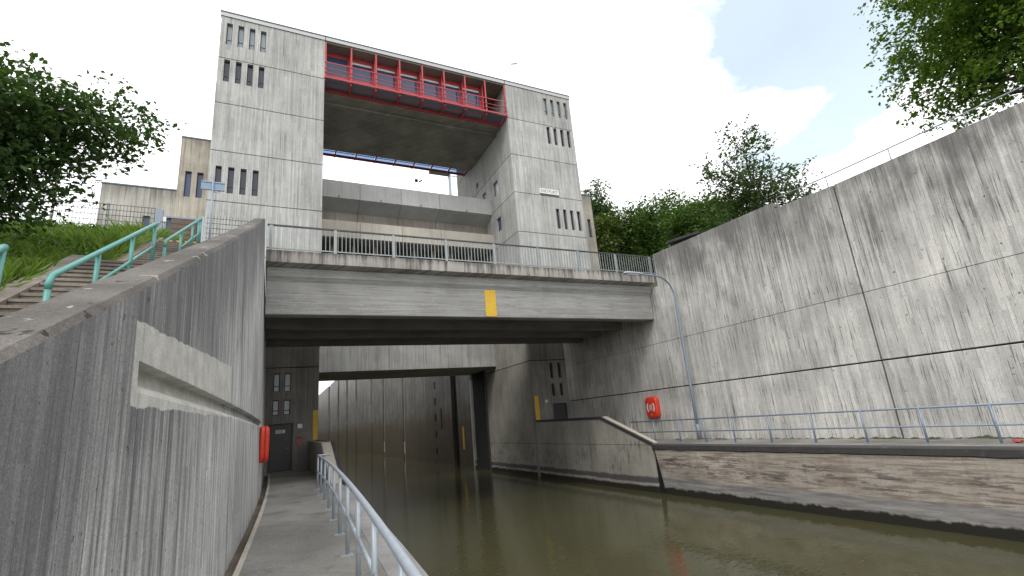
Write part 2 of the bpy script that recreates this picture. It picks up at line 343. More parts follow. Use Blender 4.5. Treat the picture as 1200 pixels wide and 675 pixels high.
def leaf(name, c1, c2, trans=.35):
    n = NT(name); t = n.t
    oi = t.nodes.new('ShaderNodeObjectInfo')
    g = t.nodes.new('ShaderNodeNewGeometry')
    f = n.rng(g.outputs['Random Per Island'], 0, 1, 0, 1, False)
    n.pos(); f2 = n.noise(n.P, .9, 3)
    c = n.mix(n.math('MULTIPLY_ADD', f, .6, n.math('MULTIPLY', f2, .4)), c1, c2)
    n.fin(c, .5, 0, .35)
    tl = t.nodes.new('ShaderNodeBsdfTranslucent'); n.link(n.mix(1.0, c, (1.5,1.7,.6), 'MULTIPLY'), tl.inputs[0])
    mx = t.nodes.new('ShaderNodeMixShader'); mx.inputs[0].default_value = trans
    n.link(n.b.outputs[0], mx.inputs[1]); n.link(tl.outputs[0], mx.inputs[2]); n.link(mx.outputs[0], n.out.inputs[0])
    return n.m
M['leaf_left'] = leaf('leaves dark green', (.022,.055,.018), (.075,.125,.04), .3)
M['leaf_right'] = leaf('leaves fresh green', (.032,.078,.014), (.125,.19,.03), .38)
M['leaf_mid'] = leaf('leaves blue green', (.022,.05,.02), (.075,.11,.04), .3)
M['leaf_bush'] = leaf('leaves bush green', (.022,.058,.012), (.085,.14,.03), .3)
M['leaf_bush2'] = leaf('leaves olive green', (.03,.06,.015), (.12,.15,.04), .3)
M['grass'] = leaf('grass blades', (.05,.115,.014), (.19,.27,.045), .35)

# ------------------------------------------------------------------ object helpers
def tag(o, label=None, cat=None, group=None, kind=None):
    if label: o['label'] = label
    if cat: o['category'] = cat
    if group: o['group'] = group
    if kind: o['kind'] = kind
    return o
def link(name, me, parent=None):
    o = bpy.data.objects.new(name, me); COL.objects.link(o)
    if parent is not None: o.parent = parent
    return o
def thing(name, label, cat, group=None, loc=(0,0,0)):
    o = link(name, None); o.empty_display_size = .2; o.location = loc
    return tag(o, label, cat, group)
class MB:
    def __init__(s): s.v = []; s.f = []
    def add(s, vs, fs):
        k = len(s.v); s.v += [tuple(p) for p in vs]; s.f += [tuple(i+k for i in f) for f in fs]; return s
    def box(s, x0, x1, y0, y1, z0, z1):
        v = [(x0,y0,z0),(x1,y0,z0),(x1,y1,z0),(x0,y1,z0),(x0,y0,z1),(x1,y0,z1),(x1,y1,z1),(x0,y1,z1)]
        return s.add(v, [(0,3,2,1),(4,5,6,7),(0,1,5,4),(1,2,6,5),(2,3,7,6),(3,0,4,7)])
    def prism_x(s, poly, x0, x1):          # polygon in (y,z), swept along x
        n = len(poly); v = [(x0, y, z) for y, z in poly] + [(x1, y, z) for y, z in poly]
        return s.add(v, [tuple(range(n)), tuple(range(2*n-1, n-1, -1))] + [(i, i+n, (i+1) % n + n, (i+1) % n) for i in range(n)])
    def tube(s, pts, r, n=8, caps=True):
        pts = [Vector(p) for p in pts]; rr = r if isinstance(r, (list, tuple)) else [r]*len(pts)
        ring = []; prev = None
        for i, p in enumerate(pts):
            d = (pts[min(i+1, len(pts)-1)] - pts[max(i-1, 0)]).normalized()
            if prev is None:
                a = d.cross(Vector((0,0,1)) if abs(d.z) < .9 else Vector((1,0,0))).normalized()
            else:
                a = (prev - d*prev.dot(d)).normalized()
            prev = a; b = d.cross(a)
            ring.append([p + (a*math.cos(2*math.pi*k/n) + b*math.sin(2*math.pi*k/n))*rr[i] for k in range(n)])
        vs = [q for rg in ring for q in rg]; fs = []
        for i in range(len(pts)-1):
            for k in range(n):
                fs.append((i*n+k, i*n+(k+1) % n, (i+1)*n+(k+1) % n, (i+1)*n+k))
        if caps: fs += [tuple(range(n-1, -1, -1)), tuple(range((len(pts)-1)*n, len(pts)*n))]
        return s.add(vs, fs)
    def panel(s, O, U, V, N, u0, u1, v0, v1, holes, th):
        # slab with rectangular openings: O + u*U + v*V, front towards N, thickness th
        O, U, V, N = Vector(O), Vector(U), Vector(V), Vector(N)
        us = sorted({u0, u1, *[h[0] for h in holes], *[h[1] for h in holes]}); us = [q for q in us if u0 <= q <= u1]
        vs = sorted({v0, v1, *[h[2] for h in holes], *[h[3] for h in holes]}); vs = [q for q in vs if v0 <= q <= v1]
        nu, nv = len(us)-1, len(vs)-1
        def solid(i, j):
            if not (0 <= i < nu and 0 <= j < nv): return False
            cu, cw = (us[i]+us[i+1])/2, (vs[j]+vs[j+1])/2
            return not any(h[0] < cu < h[1] and h[2] < cw < h[3] for h in holes)
        idx = {}; base = len(s.v)
        def P(i, j, k):
            key = (i, j, k)
            if key not in idx:
                idx[key] = len(s.v); s.v.append(tuple(O + U*us[i] + V*vs[j] - N*(th*k)))
            return idx[key]
        flip = U.cross(V).dot(N) < 0
        def F(*q): s.f.append(tuple(reversed(q)) if flip else tuple(q))
        for i in range(nu):
            for j in range(nv):
                if not solid(i, j): continue
                F(P(i,j,0), P(i+1,j,0), P(i+1,j+1,0), P(i,j+1,0)); F(P(i,j,1), P(i,j+1,1), P(i+1,j+1,1), P(i+1,j,1))
                if not solid(i-1, j): F(P(i,j,1), P(i,j,0), P(i,j+1,0), P(i,j+1,1))
                if not solid(i+1, j): F(P(i+1,j,0), P(i+1,j,1), P(i+1,j+1,1), P(i+1,j+1,0))
                if not solid(i, j-1): F(P(i,j,0), P(i,j,1), P(i+1,j,1), P(i+1,j,0))
                if not solid(i, j+1): F(P(i,j+1,1), P(i,j+1,0), P(i+1,j+1,0), P(i+1,j+1,1))
        return s
    def mesh(s, name, mat, smooth=False):
        me = bpy.data.meshes.new(name); me.from_pydata(s.v, [], s.f); me.update()
        if mat is not None: me.materials.append(M[mat] if isinstance(mat, str) else mat)
        if smooth: me.polygons.foreach_set('use_smooth', [True]*len(me.polygons))
        return me
    def build(s, name, mat, parent=None, smooth=False):
        return link(name, s.mesh(name, mat, smooth), parent)
def np_mesh(name, verts, quads, mat):
    me = bpy.data.meshes.new(name); nv, nf, k = len(verts), len(quads), quads.shape[1]
    me.vertices.add(nv); me.vertices.foreach_set('co', np.asarray(verts, np.float32).ravel())
    me.loops.add(nf*k); me.loops.foreach_set('vertex_index', np.asarray(quads, np.int32).ravel())
    me.polygons.add(nf); me.polygons.foreach_set('loop_start', np.arange(0, nf*k, k, dtype=np.int32))
    me.polygons.foreach_set('loop_total', np.full(nf, k, np.int32))
    me.update(calc_edges=True); me.validate()
    me.materials.append(M[mat]); return me
def lettering(name, text, size, mat, parent, loc, rot, depth=.004):
    cu = bpy.data.curves.new(name, 'FONT'); cu.body = text; cu.size = size; cu.extrude = depth
    cu.align_x = 'CENTER'; cu.align_y = 'CENTER'
    t = bpy.data.objects.new(name, cu); COL.objects.link(t)
    bpy.context.view_layer.update()
    me = bpy.data.meshes.new_from_object(t.evaluated_get(bpy.context.evaluated_depsgraph_get()))
    bpy.data.objects.remove(t); bpy.data.curves.remove(cu)
    me.materials.clear(); me.materials.append(M[mat])
    o = link(name, me, parent); o.location = loc; o.rotation_euler = rot
    return o

# ------------------------------------------------------------------ terrain and water
def sheet(name, xs, ys, zf, mat, kind='structure', parent=None):
    vs = [(x, y, zf(x, y)) for y in ys for x in xs]; n = len(xs)
    fs = [(j*n+i, j*n+i+1, (j+1)*n+i+1, (j+1)*n+i) for j in range(len(ys)-1) for i in range(n-1)]
    o = MB().add(vs, fs).build(name, mat, parent, True)
    return tag(o, kind=kind) if kind else o
def bank(x, y):
    b = min(ZG, .25*(zs(y-1.2)+zs(y-.4)+zs(y+.4)+zs(y+1.2)) + .03*max(0, -3.4-x) + .05)
    b = max(b, -2.5)
    if b < ZG-.01 and x < -3.5: b += .10*(mnoise.noise(Vector((x*.6, y*.6, 0))))
    return b
ys = [-1500,-300,-60,-20,-6] + [(-6+.75*i) for i in range(1, 33)] + [18.6, 19, 20, 22, 24, 26.5, 30, 40, 80, 300, 1500]
xsl = [-1500,-300,-80,-30,-16,-12,-10,-8,-7,-6,-5,-4.6,-4.1,-3.505]
sheet('ground', xsl, ys, bank, 'soil')
xs2 = [-3.505,-2.8,-2.2,-1.6,-1.0,-.62]
sheet('ground', xs2, [18.1, 19, 20, 22, 25, 26.45], lambda x, y: ZG-.06, 'path')
sheet('ground', [17.05,17.6,19,22,30,60,200,1500], [-1500,-300,-60,-20,-5,0,5,10,17,25,30,40,60,100,300,1500], lambda x, y: ZG+.05 + (.0 if x < 18 else .08), 'soil')
sheet('ground', [-400, -120, -60, -3.3, 1.6], [36.9, 60, 120, 227], lambda x, y: 12.0, 'soil')
sheet('ground', [14.7, 20, 40, 120, 400], [37.2, 60, 120, 227], lambda x, y: 6.5 if x > 60 else 12.0, 'soil')
def water_sheet():
    o = MB().add([(-60,-300,ZW),(60,-300,ZW),(60,-8,ZW),(-60,-8,ZW)], [(0,1,2,3)])
    xs = [-1.9, 16.0]
    o = MB().add([(-3,-400,ZW),(17,-400,ZW),(17,228,ZW),(-3,228,ZW)], [(0,1,2,3)]).build('water', 'water')
    tag(o, kind='structure')
water_sheet()

# ------------------------------------------------------------------ left curved retaining wall
def curved_wall():
    w = thing('curved_retaining_wall', 'tall curved concrete wall with dark streaks and a pale patch beside the walkway', 'wall', loc=(-.6, 8, -1.6))
    inv = Vector((-.6, 8, -1.6))
    segs = [(-7.0, 8.60), (8.615, 10.93), (10.945, 14.2), (14.215, 17.47)]
    for a, b in segs:
        ysg = sorted(list(np.arange(a, b, .13)) + [b] + ([3.855, 3.865, 3.40, 3.42] if a < 3 else []))
        mb = MB(); rows = []
        for y in ysg:
            j = lambda k: .010*(mnoise.noise(Vector((y*3.1+k*9, k*5, 0)))+.6*mnoise.noise(Vector((y*9.1+k*9, k*5, 4))))
            top = zt(y); gz1, gz0 = .56, .41
            ing = y > 3.86 and top > .7
            zb = zk(y)-.14
            prof = [(0, zb), (0, gz0-.05 if ing else min(gz0-.05, top-.12))]
            if ing: prof += [(.01, gz0-.02), (.10, gz0+.035), (.115, gz1-.004), (.0, gz1)]
            else:
                t2 = min(gz1, top-.06); prof += [(0, min(gz0-.03, top-.1)), (0, min(gz0, top-.09)), (0, min(gz1-.02, top-.08)), (0, t2)]
            prof += [(0, max(top-.035, prof[-1][1]+.005)), (.03+j(1), top+j(2)*.6)]
            pts = [(xw(y, z)-d, y, z) for d, z in prof]
            bx = xw(y, top)-.34
            pts += [(bx+.02+j(3), y, top-.03+j(4)*.6), (bx, y, top-.07), (bx, y, min(zb, zs(y)-.6)-.3)]
            rows.append(pts)
        n = len(rows[0]); vs = [p for r in rows for p in r]; fs = []
        for i in range(len(rows)-1):
            for k in range(n-1):
                fs.append((i*n+k, (i+1)*n+k, (i+1)*n+k+1, i*n+k+1))
        fs.append(tuple(range(n))); fs.append(tuple((len(rows)-1)*n + k for k in range(n-1, -1, -1)))
        me_b = MB().add([Vector(p)-inv for p in vs], fs)
        o = me_b.build('concrete_panel', 'left_wall', w)
        o.data.materials.append(M['coping'])
        for p in o.data.polygons:
            if p.normal.z > .3 and len(p.vertices) == 4 and p.center.z + inv.z > zt(p.center.y+inv.y)-.12: p.material_index = 1
    # straight part under the bridge up to the lock tower
    mb = MB()
    for y0, y1, top in ((17.485, 25.2, 5.6), (25.2, YT-.003, 6.28)):
        v = []
        for y in (y0, y1):
            for x, z in ((xw(y, -1.6), zk(y)-.14), (xw(y, top), top), (xw(y, top)-.5, top), (xw(y, top)-.5, zk(y)-.14)): v.append(Vector((x, y, z))-inv)
        mb.add(v, [(0,4,5,1), (1,5,6,2), (2,6,7,3), (0,1,2,3), (7,6,5,4)])
    mb.build('concrete_panel', 'left_wall', w)
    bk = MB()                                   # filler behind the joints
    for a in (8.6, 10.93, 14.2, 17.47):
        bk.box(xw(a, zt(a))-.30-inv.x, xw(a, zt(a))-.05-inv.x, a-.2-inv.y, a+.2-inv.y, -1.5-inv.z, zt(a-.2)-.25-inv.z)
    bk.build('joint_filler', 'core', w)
curved_wall()

# ------------------------------------------------------------------ left walkway, quay, parapet
def walkway():
    yy = list(np.arange(-7, 26.3, .7)) + [YT-.004]
    def strip(name, prof, mat, parent=None, kind='structure', y0=-8, y1=99):
        ysu = [y for y in yy if y0 <= y <= y1]
        vs = []; n = len(prof)
        for y in ysu: vs += [(x-cv(y), y, (zk(y) if rel else 0)+z) for x, z, rel in prof]
        fs = [(i*n+k, i*n+k+1, (i+1)*n+k+1, (i+1)*n+k) for i in range(len(ysu)-1) for k in range(n-1)]
        o = MB().add(vs, fs).build(name, mat, parent)
        return tag(o, kind=kind) if kind else o
    strip('walkway', [(.10, -.002, 1), (1.72, .0, 1)], 'path')
    strip('gutter', [(-.20, -.10, 1), (.035, -.11, 1)], 'gutter')
    strip('kerb', [(.03, -.13, 1), (.03, .012, 1), (.10, .012, 1), (.10, -.05, 1)], 'kerb')
    q = thing('quay_wall', 'left concrete quay wall below the walkway, with a flat coping', 'wall', loc=(1.9, 5, -3.4))
    o = strip('coping', [(1.72, -.05, 1), (1.72, .006, 1), (2.12, .006, 1), (2.14, -.03, 1), (2.14, -.35, 1)], 'quay_top', None, None)
    o.parent = q; o.matrix_parent_inverse = Matrix.Translation((-1.9, -5, 3.4))
    o = strip('quay_face', [(2.13, -.30, 1), (2.13, -3.9, 0), (1.3, -3.9, 0)], 'quay', None, None)
    o.parent = q; o.matrix_parent_inverse = Matrix.Translation((-1.9, -5, 3.4))
walkway()
PAR = [(YT-.05, -3.9), (YT-.05, -.20), (19.9, -.26), (16.55, -1.44), (16.55, -3.9)]
def parapet(name, label, x0, x1, face):      # face = x of the canal side
    p = thing(name, label, 'wall', loc=(x0, 21, -3.6)); off = Vector((x0, 21, -3.6))
    def rel(mb): mb.v = [tuple(Vector(v)-off) for v in mb.v]; return mb
    rel(MB().prism_x(PAR, x0, x1)).build('wall_body', 'parapet', p)
    sgn = 1 if face == x1 else -1
    # steel nosing along the canal edge, and a pale sloping cap strip
    pts = [(face, 26.3, -.20), (face, 19.9, -.26), (face, 16.5, -1.44)]
    nb = MB()
    for a, b in zip(pts[:-1], pts[1:]):
        va = [Vector(a), Vector(b)]; vs = []
        for v in va:
            for dx, dz in ((.02, -.10), (.02, .025), (-.10, .025), (-.10, -.02)): vs.append((v.x+sgn*dx, v.y, v.z+dz))
        nb.add(vs, [(0,1,5,4), (1,2,6,5), (2,3,7,6), (3,0,4,7), (0,3,2,1), (4,5,6,7)])
    rel(nb).build('steel_edge', 'steel_dark', p)
    a, b = (x0+.02, x1-.10) if sgn > 0 else (x0+.10, x1-.02)
    vs = []
    for y, z in ((19.85, -.26), (16.6, -1.42)):
        for x in (a, b): vs += [(x, y, z-.03), (x, y, z+.015)]
    rel(MB().add(vs, [(1,3,7,5), (0,1,5,4), (2,6,7,3), (0,2,3,1), (4,5,7,6), (0,4,6,2)])).build('sloping_cap', 'cream', p)
    return p
parapet('entrance_parapet', 'low concrete parapet with a sloping end at the end of the left walkway', 1.72, XL, XL)
parapet('entrance_parapet', 'raised concrete wall with sloping dark edge below the right tower', 14.09, 14.50, 14.09)

# ------------------------------------------------------------------ right quay and ledge
def right_quay():
    q = thing('quay_wall', 'scraped and rust stained concrete quay wall along the right bank', 'wall', loc=(14.3, 4, -3.6)); off = Vector((14.3, 4, -3.6))
    poly = [(-8, -3.9), (-8, -1.49), (16.46, -1.49), (16.22, -2.6), (16.02, -3.9)]
    mb = MB().prism_x(poly, 14.11, 14.9); mb.v = [tuple(Vector(v)-off) for v in mb.v]; mb.build('wall_body', 'quay', q)
    mb = MB().box(14.2, 14.6, 15.9, 16.54, -3.9, -1.52); mb.v = [tuple(Vector(v)-off) for v in mb.v]; mb.build('gap_shade_block', 'black', q)  # black block in the open joint stands for its deep shade
    mb = MB(); ysr = list(np.arange(-8, 16.4, .5)) + [16.5]
    rows = []
    for y in ysr:
        d = .02*mnoise.noise(Vector((y*.9, 0, 3))); e = .03*mnoise.noise(Vector((y*1.7, 5, 3)))
        rows.append([(14.11, y, -1.68+e), (14.07+d, y, -1.65+e), (14.07+d, y, -1.50), (14.10+d, y, -1.465), (14.42, y, -1.465), (14.42, y, -1.5)])
    n = 6; mb.add([Vector(p)-off for r in rows for p in r], [(i*n+k, (i+1)*n+k, (i+1)*n+k+1, i*n+k+1) for i in range(len(rows)-1) for k in range(n-1)] + [tuple((len(rows)-1)*n+k for k in range(n))])
    mb.build('edge_strip', 'edge_dark', q)
    tag(MB().box(14.42, 16.75, -8, YT-.004, -1.9, ZQ).build('ledge', 'path'), kind='structure')
    # dirt and moss washed against the wall foot
    vs, fs = [], []
    for i in range(140):
        y = random.uniform(1, 18); x = 16.6-abs(random.gauss(0, .16)); r = random.uniform(.03, .12)*(1.2 if 4 < y < 9 else .8); h = r*random.uniform(.25, .6); k = len(vs)
        for a in range(6): vs.append((x-abs(r*math.cos(a))*1.0, y+r*1.8*math.sin(a*1.047), ZQ+.002))
        vs.append((x, y, ZQ+h)); fs += [(k+a, k+(a+1) % 6, k+6) for a in range(6)]
    tag(MB().add(vs, fs).build('silt', 'soil'), 'dark silt and moss gathered along the foot of the right wall', 'silt', kind='stuff')
right_quay()

# ------------------------------------------------------------------ right retaining wall
def right_wall():
    w = thing('retaining_wall', 'tall straight board marked concrete wall along the right bank', 'wall', loc=(16.8, 8, -1.5)); off = Vector((16.8, 8, -1.5))
    def pan(y0, y1, z0, za, zb):
        # box with chamfered front edges and a sloping top
        mb = MB(); c = .012; x = 16.6
        f = [(x, y0+c, z0+c), (x, y1-c, z0+c), (x, y1-c, zb-c), (x, y0+c, za-c)]
        r = [(x+c, y0, z0), (x+c, y1, z0), (x+c, y1, zb), (x+c, y0, za)]
        b = [(x+.48, y0, z0), (x+.48, y1, z0), (x+.48, y1, zb), (x+.48, y0, za)]
        v = [Vector(p)-off for p in f+r+b]
        fs = [(0,3,2,1), (8,9,10,11)]
        for k in range(4):
            j = (k+1) % 4; fs += [(k, j, j+4, k+4), (k+4, j+4, j+8, k+8)]
        mb.add(v, fs).build('concrete_panel', 'right_wall', w)
    cols = [(-8, 8.545), (8.595, 17.33), (17.35, YT-.004)]
    for a, b in cols:
        pan(a, b, -1.9, .755, .755); pan(a, b, .80, 2.894, 2.894)
    pan(-8, 8.545, 2.906, 6.45, 6.62); pan(8.595, 10.785, 2.906, 6.62, 6.73); pan(10.80, 17.33, 2.906, 6.98, 7.20)
    pan(17.35, 25.2, 2.906, 5.60, 5.60); pan(25.21, YT-.004, 2.906, 6.28, 6.28)
    mb = MB()
    for y0, y1, z1 in ((-8, 10.79, 6.3), (10.79, 17.34, 6.85), (17.34, 25.2, 5.5), (25.2, YT-.01, 6.1)):
        mb.box(16.72-off.x, 17.0-off.x, y0-off.y, y1-off.y, -1.8-off.z, z1-off.z)
    mb.build('joint_filler', 'core', w)
right_wall()

# ------------------------------------------------------------------ lock towers
STO = [23.0, 20.30, 17.47, 14.63, 11.80, 8.97, 6.14, 3.34, -3.9]
def slits(xs, z0, z1, w=.28): return [(x, x+w, z0, z1) for x in xs]
def window(parent, O, U, V, N, h, glass, depth, transom=True, name='window'):
    # frame and pane set back in an opening
    O, U, V, N = Vector(O), Vector(U), Vector(V), Vector(N); u0, u1, v0, v1 = h; f = .035
    fr = MB().panel(O-N*depth, U, V, N, u0, u1, v0, v1, [(u0+f, u1-f, v0+f, v1-f)], .05).build(name, 'steel_dark', parent)
    MB().panel(O-N*(depth+.02), U, V, N, u0+f+.002, u1-f-.002, v0+f+.002, v1-f-.002, [], .02).build('pane', glass, fr)
    if transom:
        t = v0+(v1-v0)*.28
        MB().panel(O-N*(depth+.002), U, V, N, u0+f, u1-f, t, t+.04, [], .015).build('transom', 'steel_dark', fr)
    return fr
def tower(name, label, x0, x1, slit_x, inner, annex_x, extras):
    y0, y1 = YT, 37.0
    t = thing(name, label, 'tower', loc=((x0+x1)/2, 31, ZQ)); L = Vector(((x0+x1)/2, 31, ZQ))
    rows = {0: (21.2, 22.62), 1: (18.83, 20.22), 3: (12.28, 13.76)}
    g = .022
    for k in range(len(STO)-1):
        z1, z0 = STO[k], STO[k+1]
        z1p, z0p = z1-(g if k else 0), z0+g
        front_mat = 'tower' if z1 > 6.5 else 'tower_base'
        holes = slits(slit_x, *rows[k]) if k in rows else []
        if k == 7: holes = extras['holes']
        O = Vector((0, y0, 0))-L
        MB().panel(O, (1,0,0), (0,0,1), (0,-1,0), x0, x1, z0p, z1p, holes, .32).build('concrete_panel', front_mat, t)
        if k in rows:
            for h in holes: window(t, O, (1,0,0), (0,0,1), (0,-1,0), h, 'glass_pale' if k == 0 else 'glass', .16)  # top row painted pale for the sky showing through
        # back
        MB().panel(Vector((0, y1, 0))-L, (-1,0,0), (0,0,1), (0,1,0), -x1, -x0, z0p, z1p, [], .32).build('concrete_panel', 'tower', t)
        # two flanks, between front and back panels
        for side, xx in ((-1, x0), (1, x1)):
            hs = []
            if side == inner: hs = [h for h in extras['side'] if z0p < h[2] and h[3] < z1p]
            O2 = Vector((xx, 0, 0))-L
            if side < 0: U, a, b, hh = (0,-1,0), -(y1-.324), -(y0+.324), [(-h[1], -h[0], h[2], h[3]) for h in hs]
            else: U, a, b, hh = (0,1,0), y0+.324, y1-.324, hs
            zz0 = z0p
            if k == 7 and side == inner:
                # span of the gate slot; the flank itself stays uncut
                hs2 = [(36.0, 36.99, 0, 0)]
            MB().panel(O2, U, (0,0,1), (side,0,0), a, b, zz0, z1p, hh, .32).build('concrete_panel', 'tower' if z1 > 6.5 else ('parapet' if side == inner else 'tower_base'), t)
            for h in hh: window(t, O2, U, (0,0,1), (side,0,0), h, 'glass_pale' if h[3] > 15 else 'glass_blue', .12, False)
    c = MB().box(x0+.33-L.x, x1-.33-L.x, y0+.33-L.y, y1-.33-L.y, -3.9-L.z, 22.9-L.z)
    c.build('core', 'core', t)
    # roof: fascia strip and dark trim on top
    r = MB().box(x0-.04-L.x, x1+.04-L.x, y0-.05-L.y, y1+.05-L.y, 23.02-L.z, 23.27-L.z).build('roof', 'fascia', t)
    MB().box(x0-.07-L.x, x1+.07-L.x, y0-.08-L.y, y1+.08-L.y, 23.272-L.z, 23.33-L.z).build('roof_trim', 'roofdark', r)
    # stair annex behind the outer flank
    ax0, ax1 = annex_x; ya = 27.2
    wx = extras['annex_slits']
    hs = [(x, x+.28, 12.22, 13.65) for x in wx]
    O = Vector((0, ya, 0))-L
    an = MB().panel(O, (1,0,0), (0,0,1), (0,-1,0), ax0, ax1, 6.0, 15.55, hs, .25)
    an.build('annex_wall', 'annex_tall', t)
    MB().box(ax0-L.x, ax1-L.x, ya+.25-L.y, 35-L.y, 6.0-L.z, 15.53-L.z).build('annex_body', 'annex_tall', t)
    MB().box(ax0-.02-L.x, ax1+.02-L.x, ya-.03-L.y, 35.02-L.y, 15.552-L.z, 15.62-L.z).build('annex_coping', 'roofdark', t)
    for h in hs: window(t, O, (1,0,0), (0,0,1), (0,-1,0), h, 'glass_blue', .14, False)
    return t, L
lw = [(-.06+.15*0, 0, 0, 0)]
LWIN = [(.10,.38,2.20,3.08), (.58,.87,2.20,3.08), (.10,.38,1.10,1.80), (.58,.87,1.10,1.80)]
RWIN = [(15.45,15.67,2.22,3.18), (16.03,16.25,2.22,3.18), (15.45,15.67,1.15,1.90), (16.03,16.25,1.15,1.90)]
LDOOR = (-.02, 1.02, -1.46, .70); RDOOR = (15.40, 16.40, -1.46, .70)
SIDE = [(28.85,29.67,15.66,16.75), (31.05,31.75,15.9,16.85), (28.80,29.50,12.88,13.90), (31.6,32.3,12.7,13.6), (32.35,32.75,17.85,18.30)]
ltower, LT = tower('lock_tower', 'tall grey concrete tower on the left bank, with slit windows near its left edge', -3.27, XL, [-2.98+.56*i for i in range(4)], 1, (-4.66, -3.272),
      dict(holes=LWIN+[LDOOR], side=SIDE, annex_slits=[-4.37, -3.85]))
rtower, RT = tower('lock_tower', 'tall grey concrete tower on the right bank carrying the white name sign', XR, 19.53, [17.23+.573*i for i in range(4)], -1, (19.532, 20.92),
      dict(holes=RWIN+[RDOOR], side=SIDE, annex_slits=[20.36]))
def low_front(t, L, wins, door, hinge, sign):
    O = Vector((0, YT, 0))-L
    for h in wins: window(t, O, (1,0,0), (0,0,1), (0,-1,0), h, 'glass_pale' if sign else 'black', .16, sign)
    x0, x1, z0, z1 = door
    d = MB().panel(O+Vector((0,.10,0)), (1,0,0), (0,0,1), (0,-1,0), x0+.002, x1-.002, z0, z1-.002, [(x0+.06, x1-.06, z0+.01, z1-.06)], .08).build('door_frame', 'steel_dark', t)
    lf = MB().panel(O+Vector((0,.13,0)), (1,0,0), (0,0,1), (0,-1,0), x0+.065, x1-.065, z0+.015, z1-.065, [], .05).build('door', 'door', t)
    hx = x1-.16 if hinge < 0 else x0+.16
    hb = MB(); c = Vector((hx, YT+.08, z0+1.03))-L
    hb.tube([c+Vector((0,.05,0)), c+Vector((0,-.02,0))], .014).tube([c+Vector((.01,-.02,0)), c+Vector((-.12,-.02,0))], .012)
    hb.build('handle', 'galv', lf)
    if sign:
        c = Vector(((x0+x1)/2-.02, YT+.125, z0+1.80))-L
        s = MB().box(c.x-.20, c.x+.20, c.y-.004, c.y, c.z-.075, c.z+.075).build('door_sign', 'white', lf)
        random.seed(3); b = MB()
        for r_ in (.03, -.025):
            x = -.16
            while x < .13:
                w = random.uniform(.02, .05); b.box(c.x+x, c.x+x+w, c.y-.007, c.y-.0045, c.z+r_-.016, c.z+r_+.016); x += w+.012
        b.build('print', 'sign_text', s)
low_front(ltower, LT, LWIN, LDOOR, -1, True)
low_front(rtower, RT, RWIN, RDOOR, -1, False)
def bits():
    def slab(name, label, cat, x0, x1, z0, z1, d, mat, group=None):
        o = MB().box(-(x1-x0)/2, (x1-x0)/2, -d, 0, 0, z1-z0).build(name, mat); o.location = ((x0+x1)/2, YT-.002, z0)
        return tag(o, label, cat, group)
    slab('marker_strip', 'vertical yellow clearance strip at the edge of the left tower, by the grey door', 'marker', 1.90, 2.12, -.19, 1.22, .03, 'yellow')
    slab('marker_strip', 'vertical yellow clearance strip at the corner of the right tower', 'marker', 14.17, 14.43, -.17, 1.22, .03, 'yellow')
    e = slab('junction_box', 'small pale grey box on the wall right of the grey door', 'box', 1.21, 1.43, .42, .63, .08, 'fascia')
    MB().box(-.09, .09, -.092, -.08, .02, .19).build('lid', 'white', e)
    s = slab('junction_box', 'tiny white switch box beside the yellow strip on the right tower', 'box', 14.87, 15.05, .78, .96, .06, 'fascia')
    MB().box(-.07, .07, -.070, -.06, .02, .16).build('lid', 'white', s)
    # hose or alarm box in dark red, with a drop cable
    a = thing('alarm_box', 'dark red alarm box with a thin cable beside the grey door', 'alarm', loc=(1.28, YT-.002, -.39))
    MB().add([(-.10,0,.12),(.10,0,.12),(.10,0,.38),(-.10,0,.38),(0,0,0),(-.10,-.08,.12),(.10,-.08,.12),(.10,-.08,.38),(-.10,-.08,.38),(0,-.08,0)],
             [(5,9,6,7,8),(3,2,1,4,0),(0,4,9,5),(4,1,6,9),(1,2,7,6),(2,3,8,7),(3,0,5,8)]).build('housing', 'red', a)
    MB().box(-.11, .11, -.10, 0, .381, .41).build('hood', 'steel_dark', a)
    MB().tube([(.01,-.02,.02),(.02,-.02,-.4),(.0,-.02,-1.0)], .01, 6).build('cable', 'steel_dark', a)
    # name sign on the right tower
    n = thing('name_sign', 'white name sign with grey capitals on the right tower', 'sign', loc=(16.835, YT-.002, 14.96))
    MB().box(-.75, .75, -.05, 0, -.19, .19).build('board', 'white', n)
    MB().box(-.75, .75, -.03, 0, -.27, -.195).build('bracket', 'rail_dark', n)
    lettering('lettering', 'DIETFURT', .30, 'sign_text', n, (0, -.052, -.005), (math.pi/2, 0, 0), .003)
bits()

# ------------------------------------------------------------------ low annex left of the tower
def low_annex():
    t = thing('low_annex', 'low flat roofed concrete annex left of the left tower', 'building', loc=(-6.2, 30, ZG)); L = Vector((-6.2, 30, ZG))
    hs = [(-5.98,-5.68,9.6,11.12), (-5.52,-5.24,9.6,11.12), (-5.08,-4.80,9.6,11.12)]
    x1 = -4.664
    O = Vector((0, 27.5, 0))-L
    MB().panel(O, (1,0,0), (0,0,1), (0,-1,0), -7.72, x1, ZG-.3, 12.62, hs, .25).build('wall', 'annex', t)
    MB().box(-7.72-L.x, x1-L.x, 27.75-L.y, 35-L.y, ZG-.3-L.z, 12.60-L.z).build('body', 'annex', t)
    MB().box(-7.75-L.x, x1-L.x, 27.47-L.y, 35.03-L.y, 12.622-L.z, 12.69-L.z).build('roof_coping', 'roofdark', t)
    for h in hs: window(t, O, (1,0,0), (0,0,1), (0,-1,0), h, 'glass_blue', .12, False)
    g = thing('shutter_door', 'brown slatted shutter door at the foot of the annexes behind the gate', 'door', loc=(-4.2, 27.15, ZG))
    fr = MB().box(-.55,.55,-.04,.03,0,4.75).build('panel', 'brown', g)
    for k in range(16): MB().box(-.52,.52,-.07,-.04,.2+k*.28,.38+k*.28).build('slat', 'brown', fr)
low_annex()

